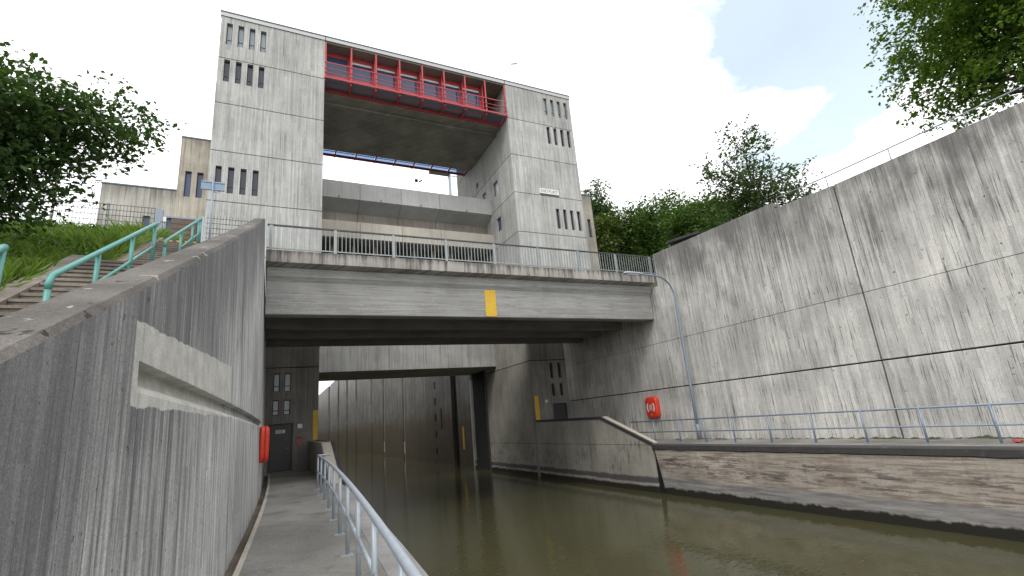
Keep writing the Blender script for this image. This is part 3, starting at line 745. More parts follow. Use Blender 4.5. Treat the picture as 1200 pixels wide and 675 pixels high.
# ------------------------------------------------------------------ control bridge between the towers
def control_bridge():
    t = thing('control_bridge', 'glazed control room spanning high between the towers, with red balcony', 'control room', loc=(8.13, 31, 20.2)); L = Vector((8.13, 31, 20.2))
    def bx(name, mat, x0, x1, y0, y1, z0, z1, par=t): return MB().box(x0-L.x, x1-L.x, y0-L.y, y1-L.y, z0-L.z, z1-L.z).build(name, mat, par)
    xa, xb = XL+.004, XR-.004
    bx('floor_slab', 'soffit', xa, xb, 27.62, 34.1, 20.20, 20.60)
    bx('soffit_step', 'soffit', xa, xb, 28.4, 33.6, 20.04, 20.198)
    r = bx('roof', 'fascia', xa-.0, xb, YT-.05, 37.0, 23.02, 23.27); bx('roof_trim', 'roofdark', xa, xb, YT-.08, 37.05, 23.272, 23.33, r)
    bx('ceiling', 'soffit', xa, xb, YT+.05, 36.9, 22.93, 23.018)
    bx('room_core', 'core', xa, 12.55, 28.1, 34.0, 20.602, 22.92)
    # bay posts and balustrade
    n = 8; dx = (xb-xa-.10)/n
    px = [xa+.05+dx*i for i in range(n+1)]
    pm = MB().box(-.045,.045,-.045,.045,0,22.93-20.40).mesh('bay_post','red')
    for x in px: o = link('bay_post', pm, t); o.location = Vector((x, YT+.05, 20.40))-L
    bm_ = MB().box(-.04,.04,0,1.28,-.14,0).mesh('floor_beam','red')
    for x in px: o = link('floor_beam', bm_, t); o.location = Vector((x, YT+.1, 20.42))-L
    for z, s_, nm in ((21.50,.026,'handrail'), (21.08,.014,'rail'), (20.79,.014,'rail'), (20.47,.05,'bottom_rail')):
        bx(nm, 'red', xa, xb, YT-.03, YT+.02-.02, z-s_, z+s_)
    # rear edge beam of the balcony, floor panes
    bx('edge_beam', 'red', xa, xb, 27.48, 27.61, 20.26, 20.44)
    for i in range(n): bx('floor_pane', 'glass_floor', px[i]+.05, px[i+1]-.05, YT+.08, 27.47, 20.425, 20.45)
    # glazing set back behind the balcony
    yg = 27.22
    for i in range(n-1):
        a, b = px[i]+.0, px[i+1]
        fr = MB().panel(Vector((0,yg,0))-L, (1,0,0), (0,0,1), (0,-1,0), a+.002, b-.002, 20.455, 22.925, [(a+.13, b-.13, 21.32, 22.62), (a+.13, b-.13, 20.70, 21.08)], .10).build('window', 'red', t)
        MB().panel(Vector((0,yg+.04,0))-L, (1,0,0), (0,0,1), (0,-1,0), a+.132, b-.132, 21.322, 22.618, [], .02).build('pane', 'glass_room', fr)
        MB().panel(Vector((0,yg+.04,0))-L, (1,0,0), (0,0,1), (0,-1,0), a+.132, b-.132, 20.702, 21.078, [], .02).build('pane', 'glass_floor', fr)
        if i: MB().panel(Vector((0,yg+.03,0))-L, (1,0,0), (0,0,1), (0,-1,0), a+.135, b-.135, 22.47, 22.615, [], .008).build('blind', 'white', fr)
        # fin between the bays
        bx('fin', 'red', b-.03, b+.03, YT+.5, yg-.001, 20.47, 22.925)
    bx('side_panel', 'red', px[7]+.03, px[8]-.3, 29.5, 29.6, 20.602, 22.92)
    # rear balcony with glass floor and red beams
    bx('edge_beam', 'red', xa, xb, 35.15, 35.27, 20.34, 20.52)
    for i in range(n): bx('floor_pane', 'glass_clear', px[i]+.05, px[i+1]-.05, 34.12, 35.14, 20.44, 20.46)
    bm2 = MB().box(-.04,.04,0,1.18,-.13,0).mesh('floor_beam','red')
    for x in px: o = link('floor_beam', bm2, t); o.location = Vector((x, 34.11, 20.43))-L
    for z in (21.5, 21.08, 20.79): bx('rail', 'red', xa, xb, 35.22, 35.26, z-.025, z+.025)
control_bridge()

def gallery():
    t = thing('gallery_building', 'two storey concrete gallery with parapet bands between the towers', 'building', loc=(8.13, 33, 5)); L = Vector((8.13, 33, 5))
    xa, xb = XL+.005, XR-.005
    def bx(name, mat, x0, x1, y0, y1, z0, z1): return MB().box(x0-L.x, x1-L.x, y0-L.y, y1-L.y, z0-L.z, z1-L.z).build(name, mat, t)
    js = [xa, 4.75, 7.45, 10.15, xb]
    for a, b in zip(js[:-1], js[1:]):
        a2, b2 = a+(.012 if a > xa else 0), b-(.012 if b < xb else 0)
        mb = MB().prism_x([(30.2,14.57),(30.2,15.76),(30.45,15.76),(30.45,15.0),(31.35,15.0),(31.35,14.05)], a2, b2)
        mb.v = [tuple(Vector(v)-L) for v in mb.v]; mb.build('parapet_panel', 'gallery', t)
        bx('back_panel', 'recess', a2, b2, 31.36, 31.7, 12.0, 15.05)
        bx('lower_parapet_panel', 'gallery_low', a2, b2, 30.2, 30.45, 11.88, 12.99)
        sc = (a2+b2)/2
        MB().box(sc-.03-L.x, sc+.03-L.x, 30.17-L.y, 30.2-L.y, 14.60-L.z, 14.72-L.z).build('drain_spout', 'steel_dark', t)
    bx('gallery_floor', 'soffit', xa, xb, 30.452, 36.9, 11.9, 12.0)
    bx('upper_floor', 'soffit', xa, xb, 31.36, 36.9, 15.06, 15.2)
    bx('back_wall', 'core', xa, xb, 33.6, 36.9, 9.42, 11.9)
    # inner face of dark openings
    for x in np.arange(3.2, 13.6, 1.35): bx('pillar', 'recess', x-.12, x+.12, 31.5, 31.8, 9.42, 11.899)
    o = MB().panel(Vector((0,31.5,0))-L, (1,0,0), (0,0,1), (0,-1,0), xa, xb, 3.65, 9.4, [], 5.4).build('lintel', 'lintel', t)
gallery()

# ------------------------------------------------------------------ lock chamber
def chamber():
    w = thing('chamber_wall', 'long wet lock chamber wall with dark vertical slots seen through the gate opening', 'chamber wall', loc=(14.4, 60, -3.5)); L = Vector((14.4, 60, -3.5))
    def bx(name, mat, x0, x1, y0, y1, z0, z1, p=w): return MB().box(x0-L.x, x1-L.x, y0-L.y, y1-L.y, z0-L.z, z1-L.z).build(name, mat, p)
    cuts = [37.05, 40.1, 41.5, 46.0, 46.6, 52.6, 58.6, 59.5, 64.6, 70.0, 71.0, 79.0, 80.3, 86.9, 94.0, 96.0, 106, 108.5, 120, 123, 140, 144, 166, 190, 227]
    slot = {(40.1,41.5), (58.6,59.5), (70.0,71.0), (79.0,80.3), (94.0,96.0), (106,108.5), (120,123), (140,144)}
    for a, b in zip(cuts[:-1], cuts[1:]):
        if (a, b) in slot: bx('slot', 'black', XR+.35, XR+.6, a, b, -3.9, 12.8)
        elif a == 46.0:       # column of mooring niches
            hs = [(-b+.1, -a-.1, z, z+.62) for z in np.arange(-2.6, 12, 1.5)]
            MB().panel(Vector((XR, 0, 0))-L, (0,-1,0), (0,0,1), (-1,0,0), -b+.01, -a-.01, -3.9, 12.8, hs, .25).build('niche_column', 'chamber', w)
        else: bx('concrete_panel', 'chamber', XR, XR+.6, a+.015, b-.015, -3.9, 12.8)
    bx('joint_filler', 'black', XR+.3, XR+.34, 37.05, 227, -3.9, 12.7)
    bx('guide_slot', 'black', XR-.004, XR+.02, 44.3, 44.75, -.35, 1.5)
    for a in (58.6, 70.0):
        bx('guide_rail', 'galv', XR-.02, XR+.05, a-.10, a-.01, -3.9, 12.7); bx('bollard', 'fascia', XR-.03, XR+.12, a+.12, a+.40, -2.8, -1.5)
    bx('marker_plate', 'yellow', XR-.02, XR-.001, 38.7, 39.1, -2.0, -.25)
    l = thing('chamber_wall', 'left wall of the lock chamber, behind the left tower', 'chamber wall', loc=(1.8, 130, -3.5))
    MB().box(-.3, XL-1.8, -92.9, 97, -.4, 16.3).build('wall_body', 'chamber', l)
    g = thing('lock_gate', 'far upper gate closing the end of the lock chamber', 'gate', loc=(8.13, 227.5, -3.5))
    MB().box(-6, 6, 0, .6, -.4, 15.0).build('leaf', 'steel_dark', g)
    # lifting gate slot: black plate stands for its deep shade, beside a guide rail
    s = thing('gate_guide', 'black lifting gate slot in the side of the right tower', 'gate guide', loc=(XR, 34.9, -3.5))
    MB().box(-.05, -.006, -1.25, 1.25, -.4, 7.12).build('slot_shade_plate', 'black', s)
    MB().box(-.09, -.006, -1.40, -1.252, -.4, 7.12).build('guide_rail', 'steel_dark', s)
    # round nosing where the tower side meets the water
chamber()

# ------------------------------------------------------------------ bridge
def road_bridge():
    t = thing('road_bridge', 'concrete road bridge crossing the canal in front of the towers', 'bridge', loc=(8.1, 21, 4.1)); L = Vector((8.1, 21, 4.1))
    def bx(name, mat, x0, x1, y0, y1, z0, z1): return MB().box(x0-L.x, x1-L.x, y0-L.y, y1-L.y, z0-L.z, z1-L.z).build(name, mat, t)
    xa, xb = -.325, 16.595
    mb = MB().prism_x([(17.47,5.80),(17.47,6.22),(17.85,6.24),(17.85,5.70),(17.52,5.78)], xa, xb); mb.v = [tuple(Vector(v)-L) for v in mb.v]
    mb.build('edge_beam', 'slab_edge', t)
    bx('deck_slab', 'girder', xa, xb, 17.852, 25.2, 5.72, 6.10); bx('road_surface', 'deck', xa, xb, 17.852, 25.2, 6.102, 6.15)
    bx('rear_edge_beam', 'slab_edge', xa, xb, 25.202, 25.5, 5.75, 6.24)
    gx0, gx1 = -.27, 16.55
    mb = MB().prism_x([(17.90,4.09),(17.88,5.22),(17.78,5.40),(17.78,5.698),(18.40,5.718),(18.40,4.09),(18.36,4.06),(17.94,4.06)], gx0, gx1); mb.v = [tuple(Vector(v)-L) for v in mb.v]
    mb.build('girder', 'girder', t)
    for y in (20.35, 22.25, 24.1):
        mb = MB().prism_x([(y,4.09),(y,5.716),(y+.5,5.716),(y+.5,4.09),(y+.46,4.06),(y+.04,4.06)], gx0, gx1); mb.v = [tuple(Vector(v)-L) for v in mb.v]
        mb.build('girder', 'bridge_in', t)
    o = MB().panel((7.75-L.x, 17.876-L.y, 4.10-L.z), (1,0,0), (0,.0,1), (0,-1,0), 0, .48, 0, 1.12, [], .02).build('clearance_mark', 'yellow', t)
    o['label'] = 'yellow clearance mark at mid span'
road_bridge()
def bridge_railing():
    t = thing('bridge_railing', 'grey steel railing with vertical bars along the bridge edge', 'railing', loc=(8.2, 17.66, 6.24)); L = Vector((8.2, 17.66, 6.24))
    xs = [-.2 + 2.1*i for i in range(9)]
    xa, xb = -.33, 16.9
    MB().box(xa-L.x, xb-L.x, -.035, .035, .93, .98).build('top_rail', 'rail_dark', t)
    MB().box(xa-L.x, xb-L.x, -.02, .02, .09, .13).build('bottom_rail', 'rail_grey', t)
    pm = MB().box(-.05,.05,-.03,.03,-.10,.929).mesh('post','rail_grey'); bm_ = MB().box(-.011,.011,-.011,.011,.131,.929).mesh('baluster','rail_grey')
    for x in xs: o = link('post', pm, t); o.location = (x-L.x, -.036, 0)
    x = xa+.08
    while x < xb-.02:
        if min(abs(x-q) for q in xs) > .075: o = link('baluster', bm_, t); o.location = (x-L.x, 0, 0)
        x += .1404
bridge_railing()

# ------------------------------------------------------------------ rails along the water
def left_rail():
    t = thing('walkway_railing', 'galvanised tube railing curving along the left walkway', 'railing', loc=(1.0, 8, zk(8))); L = Vector((1.0, 8, zk(8)))
    def P(y, h): return Vector((1.38-cv(y), y, zk(y)+h))-L
    yy = [16.1 - 1.42*i for i in range(12)]
    ys_ = list(np.arange(-1.0, 16.1, .4)) + [16.1]
    top = [P(y, .93) for y in ys_]
    MB().tube(top, .032, 12).build('top_rail', 'galv', t, True)
    MB().tube([P(16.1,.93), P(16.1,.93)+Vector((.16,.02,0)), P(16.1,.93)+Vector((.34,.03,0))], .026, 10).build('end_rail', 'galv', t, True)
    for i, y in enumerate(yy):
        if y < -1: continue
        MB().tube([P(y,.0), P(y,.925)], .027, 10).build('post', 'galv', t, True)
        fp = P(y, 0); f = MB().box(fp.x-.09, fp.x+.07, fp.y-.05, fp.y+.05, fp.z-.004, fp.z+.014).build('foot_plate', 'galv', t)
        b = MB()
        for sx in (-.07, .05): b.tube([fp+Vector((sx,-.03,.014)), fp+Vector((sx,-.03,.03))], .010, 6)
        b.build('bolt', 'galv', f)
        if i+1 < len(yy) and yy[i+1] > -1:
            y2 = yy[i+1]
            MB().tube([P(y-.03,.48), P((y+y2)/2,.48), P(y2+.03,.48)], .022, 10).build('middle_rail', 'galv', t, True)
left_rail()
def right_rail():
    t = thing('ledge_railing', 'blue grey two bar railing on the right ledge', 'railing', loc=(15.1, 10, ZQ)); L = Vector((15.1, 10, ZQ))
    yy = [18.9, 17.4, 15.9, 14.55, 13.2, 11.72, 10.2, 8.70, 7.25, 5.80, 4.35, 2.9, 1.4, -.1]
    MB().tube([(0, y-L.y, .88) for y in (yy[0], 9, yy[-1])], .026, 8).build('top_rail', 'rail_blue', t, True)
    MB().tube([(0, y-L.y, .42) for y in (yy[0], 9, yy[-1])], .022, 8).build('middle_rail', 'rail_blue', t, True)
    pm = MB().tube([(0,0,.0), (0,0,.876)], .03, 8).mesh('post', 'rail_blue', True)
    fm = MB().box(-.08,.08,-.08,.08,0,.015).mesh('foot_plate', 'rail_blue')
    for y in yy:
        o = link('post', pm, t); o.location = (0, y-L.y, 0); o = link('foot_plate', fm, t); o.location = (0, y-L.y, 0)
right_rail()
def top_rail():
    t = thing('wall_top_railing', 'thin steel rail along the top of the right wall', 'railing', loc=(16.85, 6, 6.5)); L = Vector((16.85, 6, 6.5))
    zt_ = lambda y: 6.45+.17*(y+8)/16.5 if y < 8.6 else 6.62+.05*(y-8.6)
    yy = [10.72, 8.85, 6.9, 5.0, 3.1, 1.2, -.7, -2.6]
    MB().tube([Vector((16.85, y, zt_(y)+.47))-L for y in yy], .022, 8).build('top_rail', 'rail_grey', t, True)
    for y in yy: MB().tube([Vector((16.85, y, zt_(y)-.05))-L, Vector((16.85, y, zt_(y)+.465))-L], .018, 8).build('post', 'rail_grey', t, True)
top_rail()

# ------------------------------------------------------------------ life buoy boxes, lamp
def buoy_box(label, loc, rz, logo):
    t = thing('lifebuoy_box', label, 'lifebuoy box', 'red lifebuoy boxes on the walls', loc); t.rotation_euler = (0, 0, rz)
    # shell in local coordinates: x across, z up, front towards -y
    w, h, d = .40, .50, .24
    def ring(sc, y, e):
        out = []
        for k in range(40):
            a = 2*math.pi*k/40; c, s = math.cos(a), math.sin(a)
            out.append((math.copysign(abs(c)**e, c)*w*sc, y, math.copysign(abs(s)**e, s)*(h*sc if sc > .9 else h-(w-w*sc)*1.0)))
        return out
    rings = [ring(.96, -.004, .42), ring(1.0, -.03, .42), ring(1.0, -.11, .42), ring(.965, -.113, .42), ring(.965, -.122, .42), ring(1.0, -.125, .42), ring(.99, -.18, .42), ring(.93, -.225, .45), ring(.82, -.24, .5)]
    vs = [p for r in rings for p in r]; n = 40
    fs = [(i*n+k, i*n+(k+1) % n, (i+1)*n+(k+1) % n, (i+1)*n+k) for i in range(len(rings)-1) for k in range(n)]
    fs += [tuple(range(n-1, -1, -1)), tuple((len(rings)-1)*n+k for k in range(n))]
    sh = MB().add(vs, fs).build('shell', 'buoy_red', t, True)
    if logo:
        b = MB()
        for sg in (-1, 1):
            vs, fs = [], []
            for k in range(13):
                a = math.radians(-42+84*k/12)
                for r in (.205, .275): vs.append((sg*r*math.cos(a), -.243, r*1.12*math.sin(a)))
            for k in range(12): q = (2*k, 2*k+1, 2*k+3, 2*k+2); fs.append(q if sg < 0 else q[::-1])
            b.add(vs, fs)
        b.build('emblem', 'white', sh)
        MB().box(-.11, .11, -.246, -.241, -.13, .13).build('notice', 'fascia', sh)
        MB().add([(-.05,-.243,-.36),(.05,-.243,-.36),(0,-.243,-.28)], [(0,1,2)]).build('triangle_mark', 'cream', sh)
    return t
buoy_box('red lifebuoy box on the right wall with white ring emblem', (16.598, 18.85, -.02), -math.pi/2, True)
buoy_box('red lifebuoy box seen edge on, on the left curved wall', (xw(16.2, 0)+.0, 16.3, -.10), math.pi/2+.02, True)
def lamp_post():
    t = thing('lamp_post', 'blue grey street lamp with curved arm standing on the right ledge', 'lamp', loc=(16.30, 16.05, ZQ))
    pts = [(0,0,0), (0,0,3.2), (-.02,0,6.2)]
    R = .95
    arc = [(-.02-R*(1-math.cos(a)), 0, 6.2+R*math.sin(a)) for a in np.linspace(.15, math.pi/2, 8)]
    pts = [(0,0,0), (0,0,2.4), (0,0,4.6), (-.01,0,6.2)] + arc + [(-1.35,0,7.16), (-1.75,0,7.17)]
    MB().tube(pts, [.062,.06,.055,.048]+[.042]*8+[.038,.036], 12).build('pole', 'rail_blue', t, True)
    MB().tube([(0,0,0), (0,0,.6), (0,0,.62)], [.085,.085,.066], 12).build('base_sleeve', 'rail_blue', t, True)
    vs, fs = [], []
    sec = [(-1.62,.05,.045), (-1.72,.09,.06), (-2.1,.15,.075), (-2.5,.16,.08), (-2.68,.13,.06), (-2.74,.05,.03)]
    for x, w, h in sec:
        for k in range(12):
            a = 2*math.pi*k/12; vs.append((x, w*math.cos(a), 7.17+h*math.sin(a)*(1 if math.sin(a) > 0 else .6)))
    fs = [(i*12+k, (i+1)*12+k, (i+1)*12+(k+1) % 12, i*12+(k+1) % 12) for i in range(5) for k in range(12)] + [tuple(range(12)), tuple(range(71, 59, -1))]
    hd = MB().add(vs, fs).build('lamp_head', 'galv', t, True)
    MB().box(-2.6, -2.0, -.10, .10, 7.105, 7.13).build('lens', 'white', hd)
lamp_post()

# ------------------------------------------------------------------ stairs, teal rails, gate, fence, sign
def stairs():
    t = thing('staircase', 'worn concrete steps climbing behind the curved wall to the gate', 'stairs', loc=(-2.1, 11, zs(11)-1)); L = Vector((-2.1, 11, zs(11)-1))
    for y0, y1, n in ((1.1, 5.77, 20), (6.84, 11.45, 16), (12.5, 17.5, 17)):
        dy = (y1-y0)/n; dz = (zs(y1)-zs(y0))/n
        for i in range(n):
            y = y0+dy*i; z = zs(y0)+dz*(i+1); j = random.uniform(-.006, .006)
            xr = xw(y+dy, zt(y))-.375
            o = MB().box(-3.2-L.x, xr-L.x, y-L.y, y+dy+.06-L.y, z-.35-L.z, z-.045-L.z).box(-3.2-L.x, xr-L.x, y-.025+j-L.y, y+dy-.027-L.y, z-.044-L.z, z-L.z+j*.5)
            o.build('step', 'steps', t)
    for y0, y1 in ((5.77, 6.84), (11.45, 12.5), (17.5, 18.1)):
        MB().box(-3.2-L.x, xw(y0, zt(y0))-.375-L.x, y0-.02-L.y, y1-.005-L.y, zs(y0)-.3-L.z, zs(y0)-.004-L.z).build('landing', 'steps', t)
    vs = []; kk = [1.1, 5.77, 6.84, 11.45, 12.5, 17.5, 18.1]
    for y in kk:
        z = zs(y)+.13
        for x, dz in ((-3.202, -.5), (-3.202, .04), (-3.50, .04), (-3.50, -.5)): vs.append(Vector((x, y, z+dz))-L)
    m_ = len(kk)
    MB().add(vs, [(i*4+k, i*4+(k+1) % 4, i*4+4+(k+1) % 4, i*4+4+k) for i in range(m_-1) for k in range(4)] + [(3,2,1,0), tuple((m_-1)*4+k for k in range(4))]).build('stringer', 'steps', t)
    o = MB().box(-3.2-L.x, -1.0-L.x, 17.16-L.y, 17.17-L.y, 6.075-L.z, 6.20-L.z).build('hazard_strip', 'hazard', t)
    o['label'] = 'black and yellow hazard stripe on the top step'
stairs()
def stair_rails():
    XS = -2.25
    def rail(label, y0, y1, posts):
        L = Vector((XS, y0, zs(y0)))
        t = thing('stair_railing', label, 'railing', 'teal railings on the stairs', L)
        def P(y, h): return Vector((XS, y, zs(y)+h))-L
        MB().tube([P(y0,.80), P(y0,.885), P(y0+.05,.945), P(y1-.06,.93), P(y1,.925)], .035, 12).build('handrail', 'teal', t, True)
        MB().tube([P(posts[1],.46), P(y1,.44)], .026, 10).build('lower_rail', 'teal', t, True)
        for y in posts: MB().tube([P(y, -.02), P(y,.91)], .032, 10).build('post', 'teal', t, True)
    rail('long teal tube railing on the lower part of the stairs', 6.84, 11.45, [6.84, 8.3, 9.9, 11.42])
    rail('teal tube railing on the upper stairs ending at the gate', 12.5, 17.5, [12.5, 14.3, 16.0, 17.1, 17.47])
    rail('end of a teal railing cut by the left edge of the picture', 1.2, 5.77, [1.2, 2.7, 4.2, 5.74])
stair_rails()
def fence_and_gate():
    yf = 20.0
    def mesh_panel(t, x0, x1, z0, z1, L):
        mb = MB()
        for z in np.arange(z0+.05, z1+.01, .2): mb.box(x0-L.x, x1-L.x, -.008, .0, z-.010-L.z, z+.010-L.z)
        for x in np.arange(x0+.05, x1, .10): mb.box(x-.006-L.x, x+.006-L.x, .001, .010, z0-L.z, z1-L.z)
        return mb.build('wire_mesh', 'rail_dark', t)
    for label, xs, top in (('grey wire mesh fence left of the gate, above the grass', [-6.82, -5.36, -3.98], 8.42), ('grey wire mesh fence right of the gate, in front of the left tower', [-2.42, -1.3, -.62], 8.32)):
        L = Vector((xs[0], yf, ZG)); t = thing('mesh_fence', label, 'fence', 'mesh fences beside the gate', L)
        for a, b in zip(xs[:-1], xs[1:]): mesh_panel(t, a, b, ZG+.05, top, L)
        for i, x in enumerate(xs):
            if abs(x+3.98) < .01 or abs(x+2.42) < .01: continue
            hh = 2.9 if i == 0 else top-ZG+.05
            MB().box(x-.03-L.x, x+.03-L.x, .01, .07, 0, hh).build('post', 'rail_grey', t)
    L = Vector((-3.2, yf, ZG)); t = thing('garden_gate', 'grey blue steel gate with mesh filling at the top of the stairs', 'gate', loc=L)
    MB().box(-.78,-.55,-.06,.06,0,2.06).build('gate_post', 'rail_blue', t); MB().box(.62,.72,-.05,.05,0,1.92).build('gate_post', 'galv', t)
    fr = MB()
    fr.box(-.50,.60,-.025,.025,1.78,1.84).box(-.50,.60,-.025,.025,.08,.14).box(-.50,-.44,-.024,.024,.14,1.78).box(.54,.60,-.024,.024,.14,1.78).build('gate_frame', 'rail_blue', t)
    mesh_panel(t, -3.64, -2.66, ZG+.14, ZG+1.78, L)
    lk = MB().box(-.54,-.44,-.06,.06,1.60,1.78).build('lock_case', 'white', t)
    L = Vector((-2.15, 19.0, ZG)); t = thing('sign_post', 'sign board on a thin grey post, seen from behind near the wall top', 'sign', loc=L)
    MB().tube([(0,0,0), (-.03,0,3.02)], .032, 10).build('post', 'rail_blue', t, True)
    MB().box(-.40,.34,.04,.055,2.60,2.96).build('board', 'sign_blue', t)
    MB().box(-.40,.34,.0395-.02,.0395,2.62,2.66).build('stiffener', 'rail_blue', t); MB().box(-.40,.34,.0195,.0395,2.90,2.94).build('stiffener', 'rail_blue', t)
    MB().box(-.02,.16,.04,.052,2.52,2.598).build('small_plate', 'rail_grey', t)
fence_and_gate()

# ------------------------------------------------------------------ masts
def masts():
    t = thing('light_mast', 'pale mast with a flat floodlight panel behind the control bridge', 'mast', loc=(14.6, 40, 12)); 
    MB().tube([(0,0,0), (-.05,0,11.1)], [.2,.13], 10).build('pole', 'galv', t, True)
    MB().box(-2.0,-.05,-.35,.35,10.95,11.15).build('lamp_panel', 'rail_blue', t); MB().tube([(-.2,0,10.9), (.9,0,10.85)], .05, 6).build('arm', 'rail_grey', t)
    t = thing('floodlight', 'small twin floodlight on a thin pole above the gallery parapet', 'floodlight', loc=(10.0, 36, 15.2))
    MB().tube([(0,0,0), (.25,0,4.4)], .02, 6).build('pole', 'fascia', t, True)
    MB().box(.05,.28,-.12,.06,4.38,4.58).build('lamp', 'steel_dark', t); MB().add([(.36,-.1,4.42),(.62,-.1,4.62),(.62,.1,4.62),(.36,.1,4.42),(.40,-.1,4.36),(.66,-.1,4.56),(.66,.1,4.56),(.40,.1,4.36)], [(0,1,2,3),(7,6,5,4),(0,4,5,1),(1,5,6,2),(2,6,7,3),(3,7,4,0)]).build('lamp', 'steel_dark', t)
    t = thing('antenna', 'thin antenna rod on the roof of the right tower', 'antenna', loc=(18.3, 32, 23.33))
    MB().tube([(0,0,0), (0,0,8.0)], .035, 6).build('rod', 'fascia', t); MB().tube([(-.35,0,6.85), (.3,0,7.1)], .05, 6).build('cross_bar', 'rail_grey', t)
masts()

def litter():
    random.seed(12); vs, fs = [], []
    for i in range(5):
        for k in range(7):
            a = k*.9; r = .16*math.sin(math.pi*(i+.6)/5.2)*random.uniform(.7, 1.2); vs.append((r*math.cos(a), 1.5*r*math.sin(a), .10*i/4*random.uniform(.7,1.1)))
    for i in range(4):
        for k in range(7): fs.append((i*7+k, i*7+(k+1) % 7, (i+1)*7+(k+1) % 7, (i+1)*7+k))
    fs += [tuple(range(6,-1,-1)), tuple(range(28,35))]
    o = MB().add(vs, fs).build('litter', 'red'); o.location = (15.35, 5.60, ZQ+.003); o.scale = (.6, .5, .8)
    tag(o, 'small crumpled red litter beside a railing post on the right ledge', 'litter')
litter()
def shed():
    t = thing('shed', 'small dark shed roof peeking over the top of the right wall', 'shed', loc=(20.0, 17.6, ZG-.25))
    MB().box(-.55, .8, -.6, .9, 0, 2.05).build('wall', 'brown', t)
    mb = MB().prism_x([(-1.0,2.25),(1.25,2.52),(1.25,2.66),(-1.0,2.39)], -.75, 1.0); mb.build('roof', 'steel_dark', t)
shed()

# ------------------------------------------------------------------ vegetation
def unit(v): return v/np.maximum(1e-9, np.linalg.norm(v, axis=-1, keepdims=True))
def leaves(P, size, rng, up=.55, jitter=.5):
    # one folded diamond per leaf
    n = len(P); nrm = rng.normal(size=(n,3)); nrm[:,2] = np.abs(nrm[:,2])+up; nrm = unit(nrm)
    a = unit(np.cross(nrm, rng.normal(size=(n,3)))); b = np.cross(nrm, a)
    s = (size*rng.uniform(1-jitter, 1+jitter, n))[:,None]
    v0 = P-a*s*.5; v2 = P+a*s*.5-nrm*s*.10; v1 = P+b*s*.30+nrm*s*.10; v3 = P-b*s*.30+nrm*s*.10
    V = np.stack([v0, v1, v2, v3], 1).reshape(-1, 3)
    return V, np.arange(4*n).reshape(n, 4)
def tree(name, label, base, height, blobs, leaf_mat, leaf_size, sprays, per=16, twig=.55, trunk_r=.16, gap=.0, group=None, seed=1, lean=(0,0), limbs=3, shell=.45, droop=.15):
    rng = np.random.default_rng(seed); random.seed(seed)
    base = Vector(base); t = thing(name, label, 'tree', group, base)
    tb = MB(); top = Vector((lean[0], lean[1], height))
    def bow(a, b, k, amp):
        out = []; off = Vector((random.uniform(-1,1), random.uniform(-1,1), random.uniform(-.2,.6)))*amp*(b-a).length
        for i in range(k+1):
            s_ = i/k; out.append(a.lerp(b, s_)+off*math.sin(math.pi*s_)*.5)
        return out
    tr = bow(Vector((0,0,-.15)), top, 8, .06); tb.tube(tr, [trunk_r*(1.25 if i == 0 else 1)*(1-.85*i/8) for i in range(9)], 9)
    P = []
    tot = sum(b[1][0]*b[1][1]*b[1][2] for b in blobs)**1.0
    for c, r in blobs:
        c = Vector(c); k = max(30, int(sprays*(r[0]*r[1]*r[2])/tot))
        for _ in range(limbs):
            st = tr[min(8, max(2, int(8*min(.95, max(.25, (c.z-r[2]*.6)/height)))))]
            e = c+Vector((random.uniform(-.5,.5)*r[0], random.uniform(-.5,.5)*r[1], random.uniform(-.45,.45)*r[2]))
            pl = bow(st, e, 6, .18); rr = trunk_r*.42
            tb.tube(pl, [rr*(1-.88*i/6)+.006 for i in range(7)], 6)
            for _ in range(4):
                q = pl[random.randint(3, 6)]; e2 = q+Vector((random.uniform(-.45,.45)*r[0], random.uniform(-.45,.45)*r[1], random.uniform(-.3,.4)*r[2]))
                tb.tube(bow(q, e2, 4, .2), [rr*.33*(1-.85*i/4)+.004 for i in range(5)], 5)
        d = unit(rng.normal(size=(k,3))); rad = rng.uniform(0, 1, k)**shell
        lump = np.array([mnoise.noise(Vector(x*1.9)+c*.7) for x in d])
        ctr = np.array(c)+d*(rad*(1+.38*lump))[:,None]*np.array(r)
        if gap:
            g = np.array([mnoise.noise(Vector(p)*(1.6/max(r))*1.3 + Vector((seed,0,0))) for p in ctr]); ctr = ctr[g > -.55+gap]; d = d[g > -.55+gap]
        k = len(ctr)
        dirn = unit(d*.7+rng.normal(size=(k,3))*.55+np.array([0,0,-droop]))
        tt = np.linspace(0, 1, per)[None,:,None]
        pts = ctr[:,None,:]+dirn[:,None,:]*tt*twig*rng.uniform(.6,1.3,(k,1,1)) + np.array([0,0,-1])*(tt**2)*twig*droop
        pts = pts+rng.normal(size=pts.shape)*leaf_size*.75
        P.append(pts.reshape(-1, 3))
    P = np.concatenate(P)
    tb.build('trunk', 'bark', t, True)
    V, Q = leaves(P, leaf_size, rng)
    link('crown', np_mesh('crown', V, Q, leaf_mat), t)
    return t
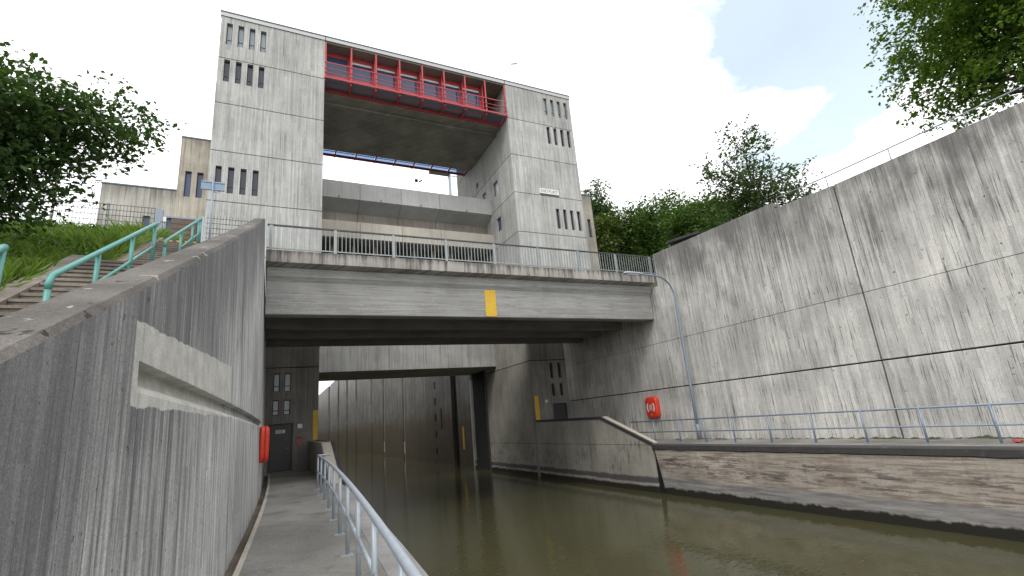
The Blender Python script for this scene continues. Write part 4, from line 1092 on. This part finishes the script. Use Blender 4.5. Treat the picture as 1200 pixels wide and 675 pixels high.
# left: bough reaching in over the stairs
tree('broadleaf_tree', 'dark leafy tree reaching in from the left over the grass bank', (-8.6, 10.6, bank(-8.6,10.6)-.05), 6.0,
     [((2.6,.4,2.9),(2.3,1.8,1.5)), ((4.2,.5,2.95),(1.3,1.1,.9)), ((5.5,.5,3.2),(.85,.75,.75)), ((3.6,.3,1.75),(1.5,1.2,.75)), ((0,0,4.0),(3.0,2.6,2.2)), ((1.5,-.5,2.0),(1.8,1.5,1.5))],
     'leaf_left', .105, 8200, 15, .40, .2, .05, seed=4, limbs=2)
tree('broadleaf_tree', 'large fresh green tree above the right wall, at the picture corner', (23.2, 3.2, ZG+.08), 9.5,
     [((0,0,7.0),(4.6,4.6,3.4)), ((-.8,2.6,5.2),(2.6,2.4,1.6)), ((-.5,2.2,8.6),(2.8,2.6,2.2)), ((-1.6,.6,3.6),(2.4,2.6,1.5)), ((0,-3,5.5),(3,3,3)), ((-1,3.4,3.6),(1.8,1.5,.9))],
     'leaf_right', .15, 7000, 16, .55, .25, .32, seed=9, limbs=2)
tree('young_tree', 'loose crowned young tree behind the right wall, sky showing through', (21.6, 14.7, ZG+.08), 4.4,
     [((.1,.1,3.4),(2.3,2.2,1.7)), ((.4,.2,6.3),(1.2,1.1,1.6)), ((-1.7,.7,4.9),(.9,.9,1.0)), ((2.4,-.6,3.2),(1.3,1.2,.7)), ((.0,0,1.5),(2.3,2.1,.8))],
     'leaf_mid', .15, 1150, 13, .5, .13, .34, seed=21, limbs=4, shell=.6)
BG = [(24.6, 31, 8.2, 2.5, 'leaf_bush2', 'olive green bush nearest the right tower'), (27.0, 35, 12.5, 2.1, 'leaf_mid', 'tall narrow dark tree rising above the bushes'),
      (27.8, 30, 9.0, 2.9, 'leaf_bush', 'dense round green tree in the middle of the bushes'), (31.5, 30.5, 10.2, 3.0, 'leaf_bush', 'dense green tree behind the bridge end, with a spiky top'),
      (27.6, 24, 6.6, 2.6, 'leaf_bush', 'bright green shrub directly behind the shed'), (32.8, 26, 8.6, 2.6, 'leaf_bush2', 'dark green shrub partly behind the young tree')]
for i, (x, y, h, r, lm, lab) in enumerate(BG):
    h *= 1.22; r *= 1.08
    tree('background_tree', lab, (x, y, ZG+.08), h*.8, [((0,0,h*.52),(r,r,h*.36)), ((r*.35,0,h*.78),(r*.55,r*.6,h*.2)), ((-r*.45,-.2,h*.7),(r*.5,r*.5,h*.2)), ((0,-.4,h*.22),(r*1.05,r,h*.24))],
         lm, .24, 2000, 14, .7, .16, 0, 'trees behind the bridge end', seed=40+i, limbs=2, shell=.5, droop=-.25)
# grass on the bank
def grass():
    rng = np.random.default_rng(5); n = 70000
    x = -3.50-np.abs(rng.exponential(2.6, n)); y = rng.uniform(4.5, 19.5, n)
    keep = (x > -13); x, y = x[keep], y[keep]; n = len(x)
    z = np.array([bank(a, b) for a, b in zip(x, y)])
    patch = np.array([mnoise.noise(Vector((a*.7, b*.7, 2))) for a, b in zip(x, y)])
    h = rng.uniform(.10, .34, n)*(1+.9*patch)*(1+np.clip((y-13)/5, 0, 1)*.6); w = rng.uniform(.008, .018, n)
    ang = rng.uniform(0, 6.283, n); lean = rng.normal(size=(n,2))*.45*h[:,None]
    dx, dy = np.cos(ang)*w, np.sin(ang)*w
    b0 = np.stack([x-dx, y-dy, z-.02], 1); b1 = np.stack([x+dx, y+dy, z-.02], 1)
    m1 = np.stack([x+dx*.8+lean[:,0]*.4, y+dy*.8+lean[:,1]*.4, z+h*.6], 1); t = np.stack([x+lean[:,0], y+lean[:,1], z+h], 1)
    V = np.stack([b0, b1, m1, t], 1).reshape(-1, 3)
    o = link('grass', np_mesh('grass', V, np.arange(4*n).reshape(n, 4), 'grass')); tag(o, 'long green grass on the bank left of the stairs', 'grass', kind='stuff')
    # leafy ground cover along the crest
    n = 9000; x = rng.uniform(-11, -3.6, n); yc = 16.9+.5*np.sin(x*1.3); y = yc+rng.normal(size=n)*.55; clump = np.array([mnoise.noise(Vector((a*1.1, b*.9, 8))) for a, b in zip(x, y)])
    z = np.array([bank(a, b) for a, b in zip(x, y)])+rng.uniform(0, 1, n)*(.38+.35*clump)
    n2 = 9000; x2 = -3.9-np.abs(rng.normal(size=n2))*3.6; y2 = rng.uniform(7, 16.5, n2)
    c2 = np.array([mnoise.noise(Vector((a*.55, b*.45, 4))) for a, b in zip(x2, y2)]); k = c2 > .02; x2, y2, c2 = x2[k], y2[k], c2[k]
    z2 = np.array([bank(a, b) for a, b in zip(x2, y2)])+rng.uniform(0, 1, len(x2))*(.15+.6*c2)
    P = np.concatenate([np.stack([x, y, z], 1), np.stack([x2, y2, z2], 1)])
    V, Q = leaves(P, .10, rng)
    o = link('ground_cover', np_mesh('ground_cover', V, Q, 'leaf_bush')); tag(o, 'leafy weeds and low scrub along the top of the grass bank', 'weeds', kind='stuff')
grass()
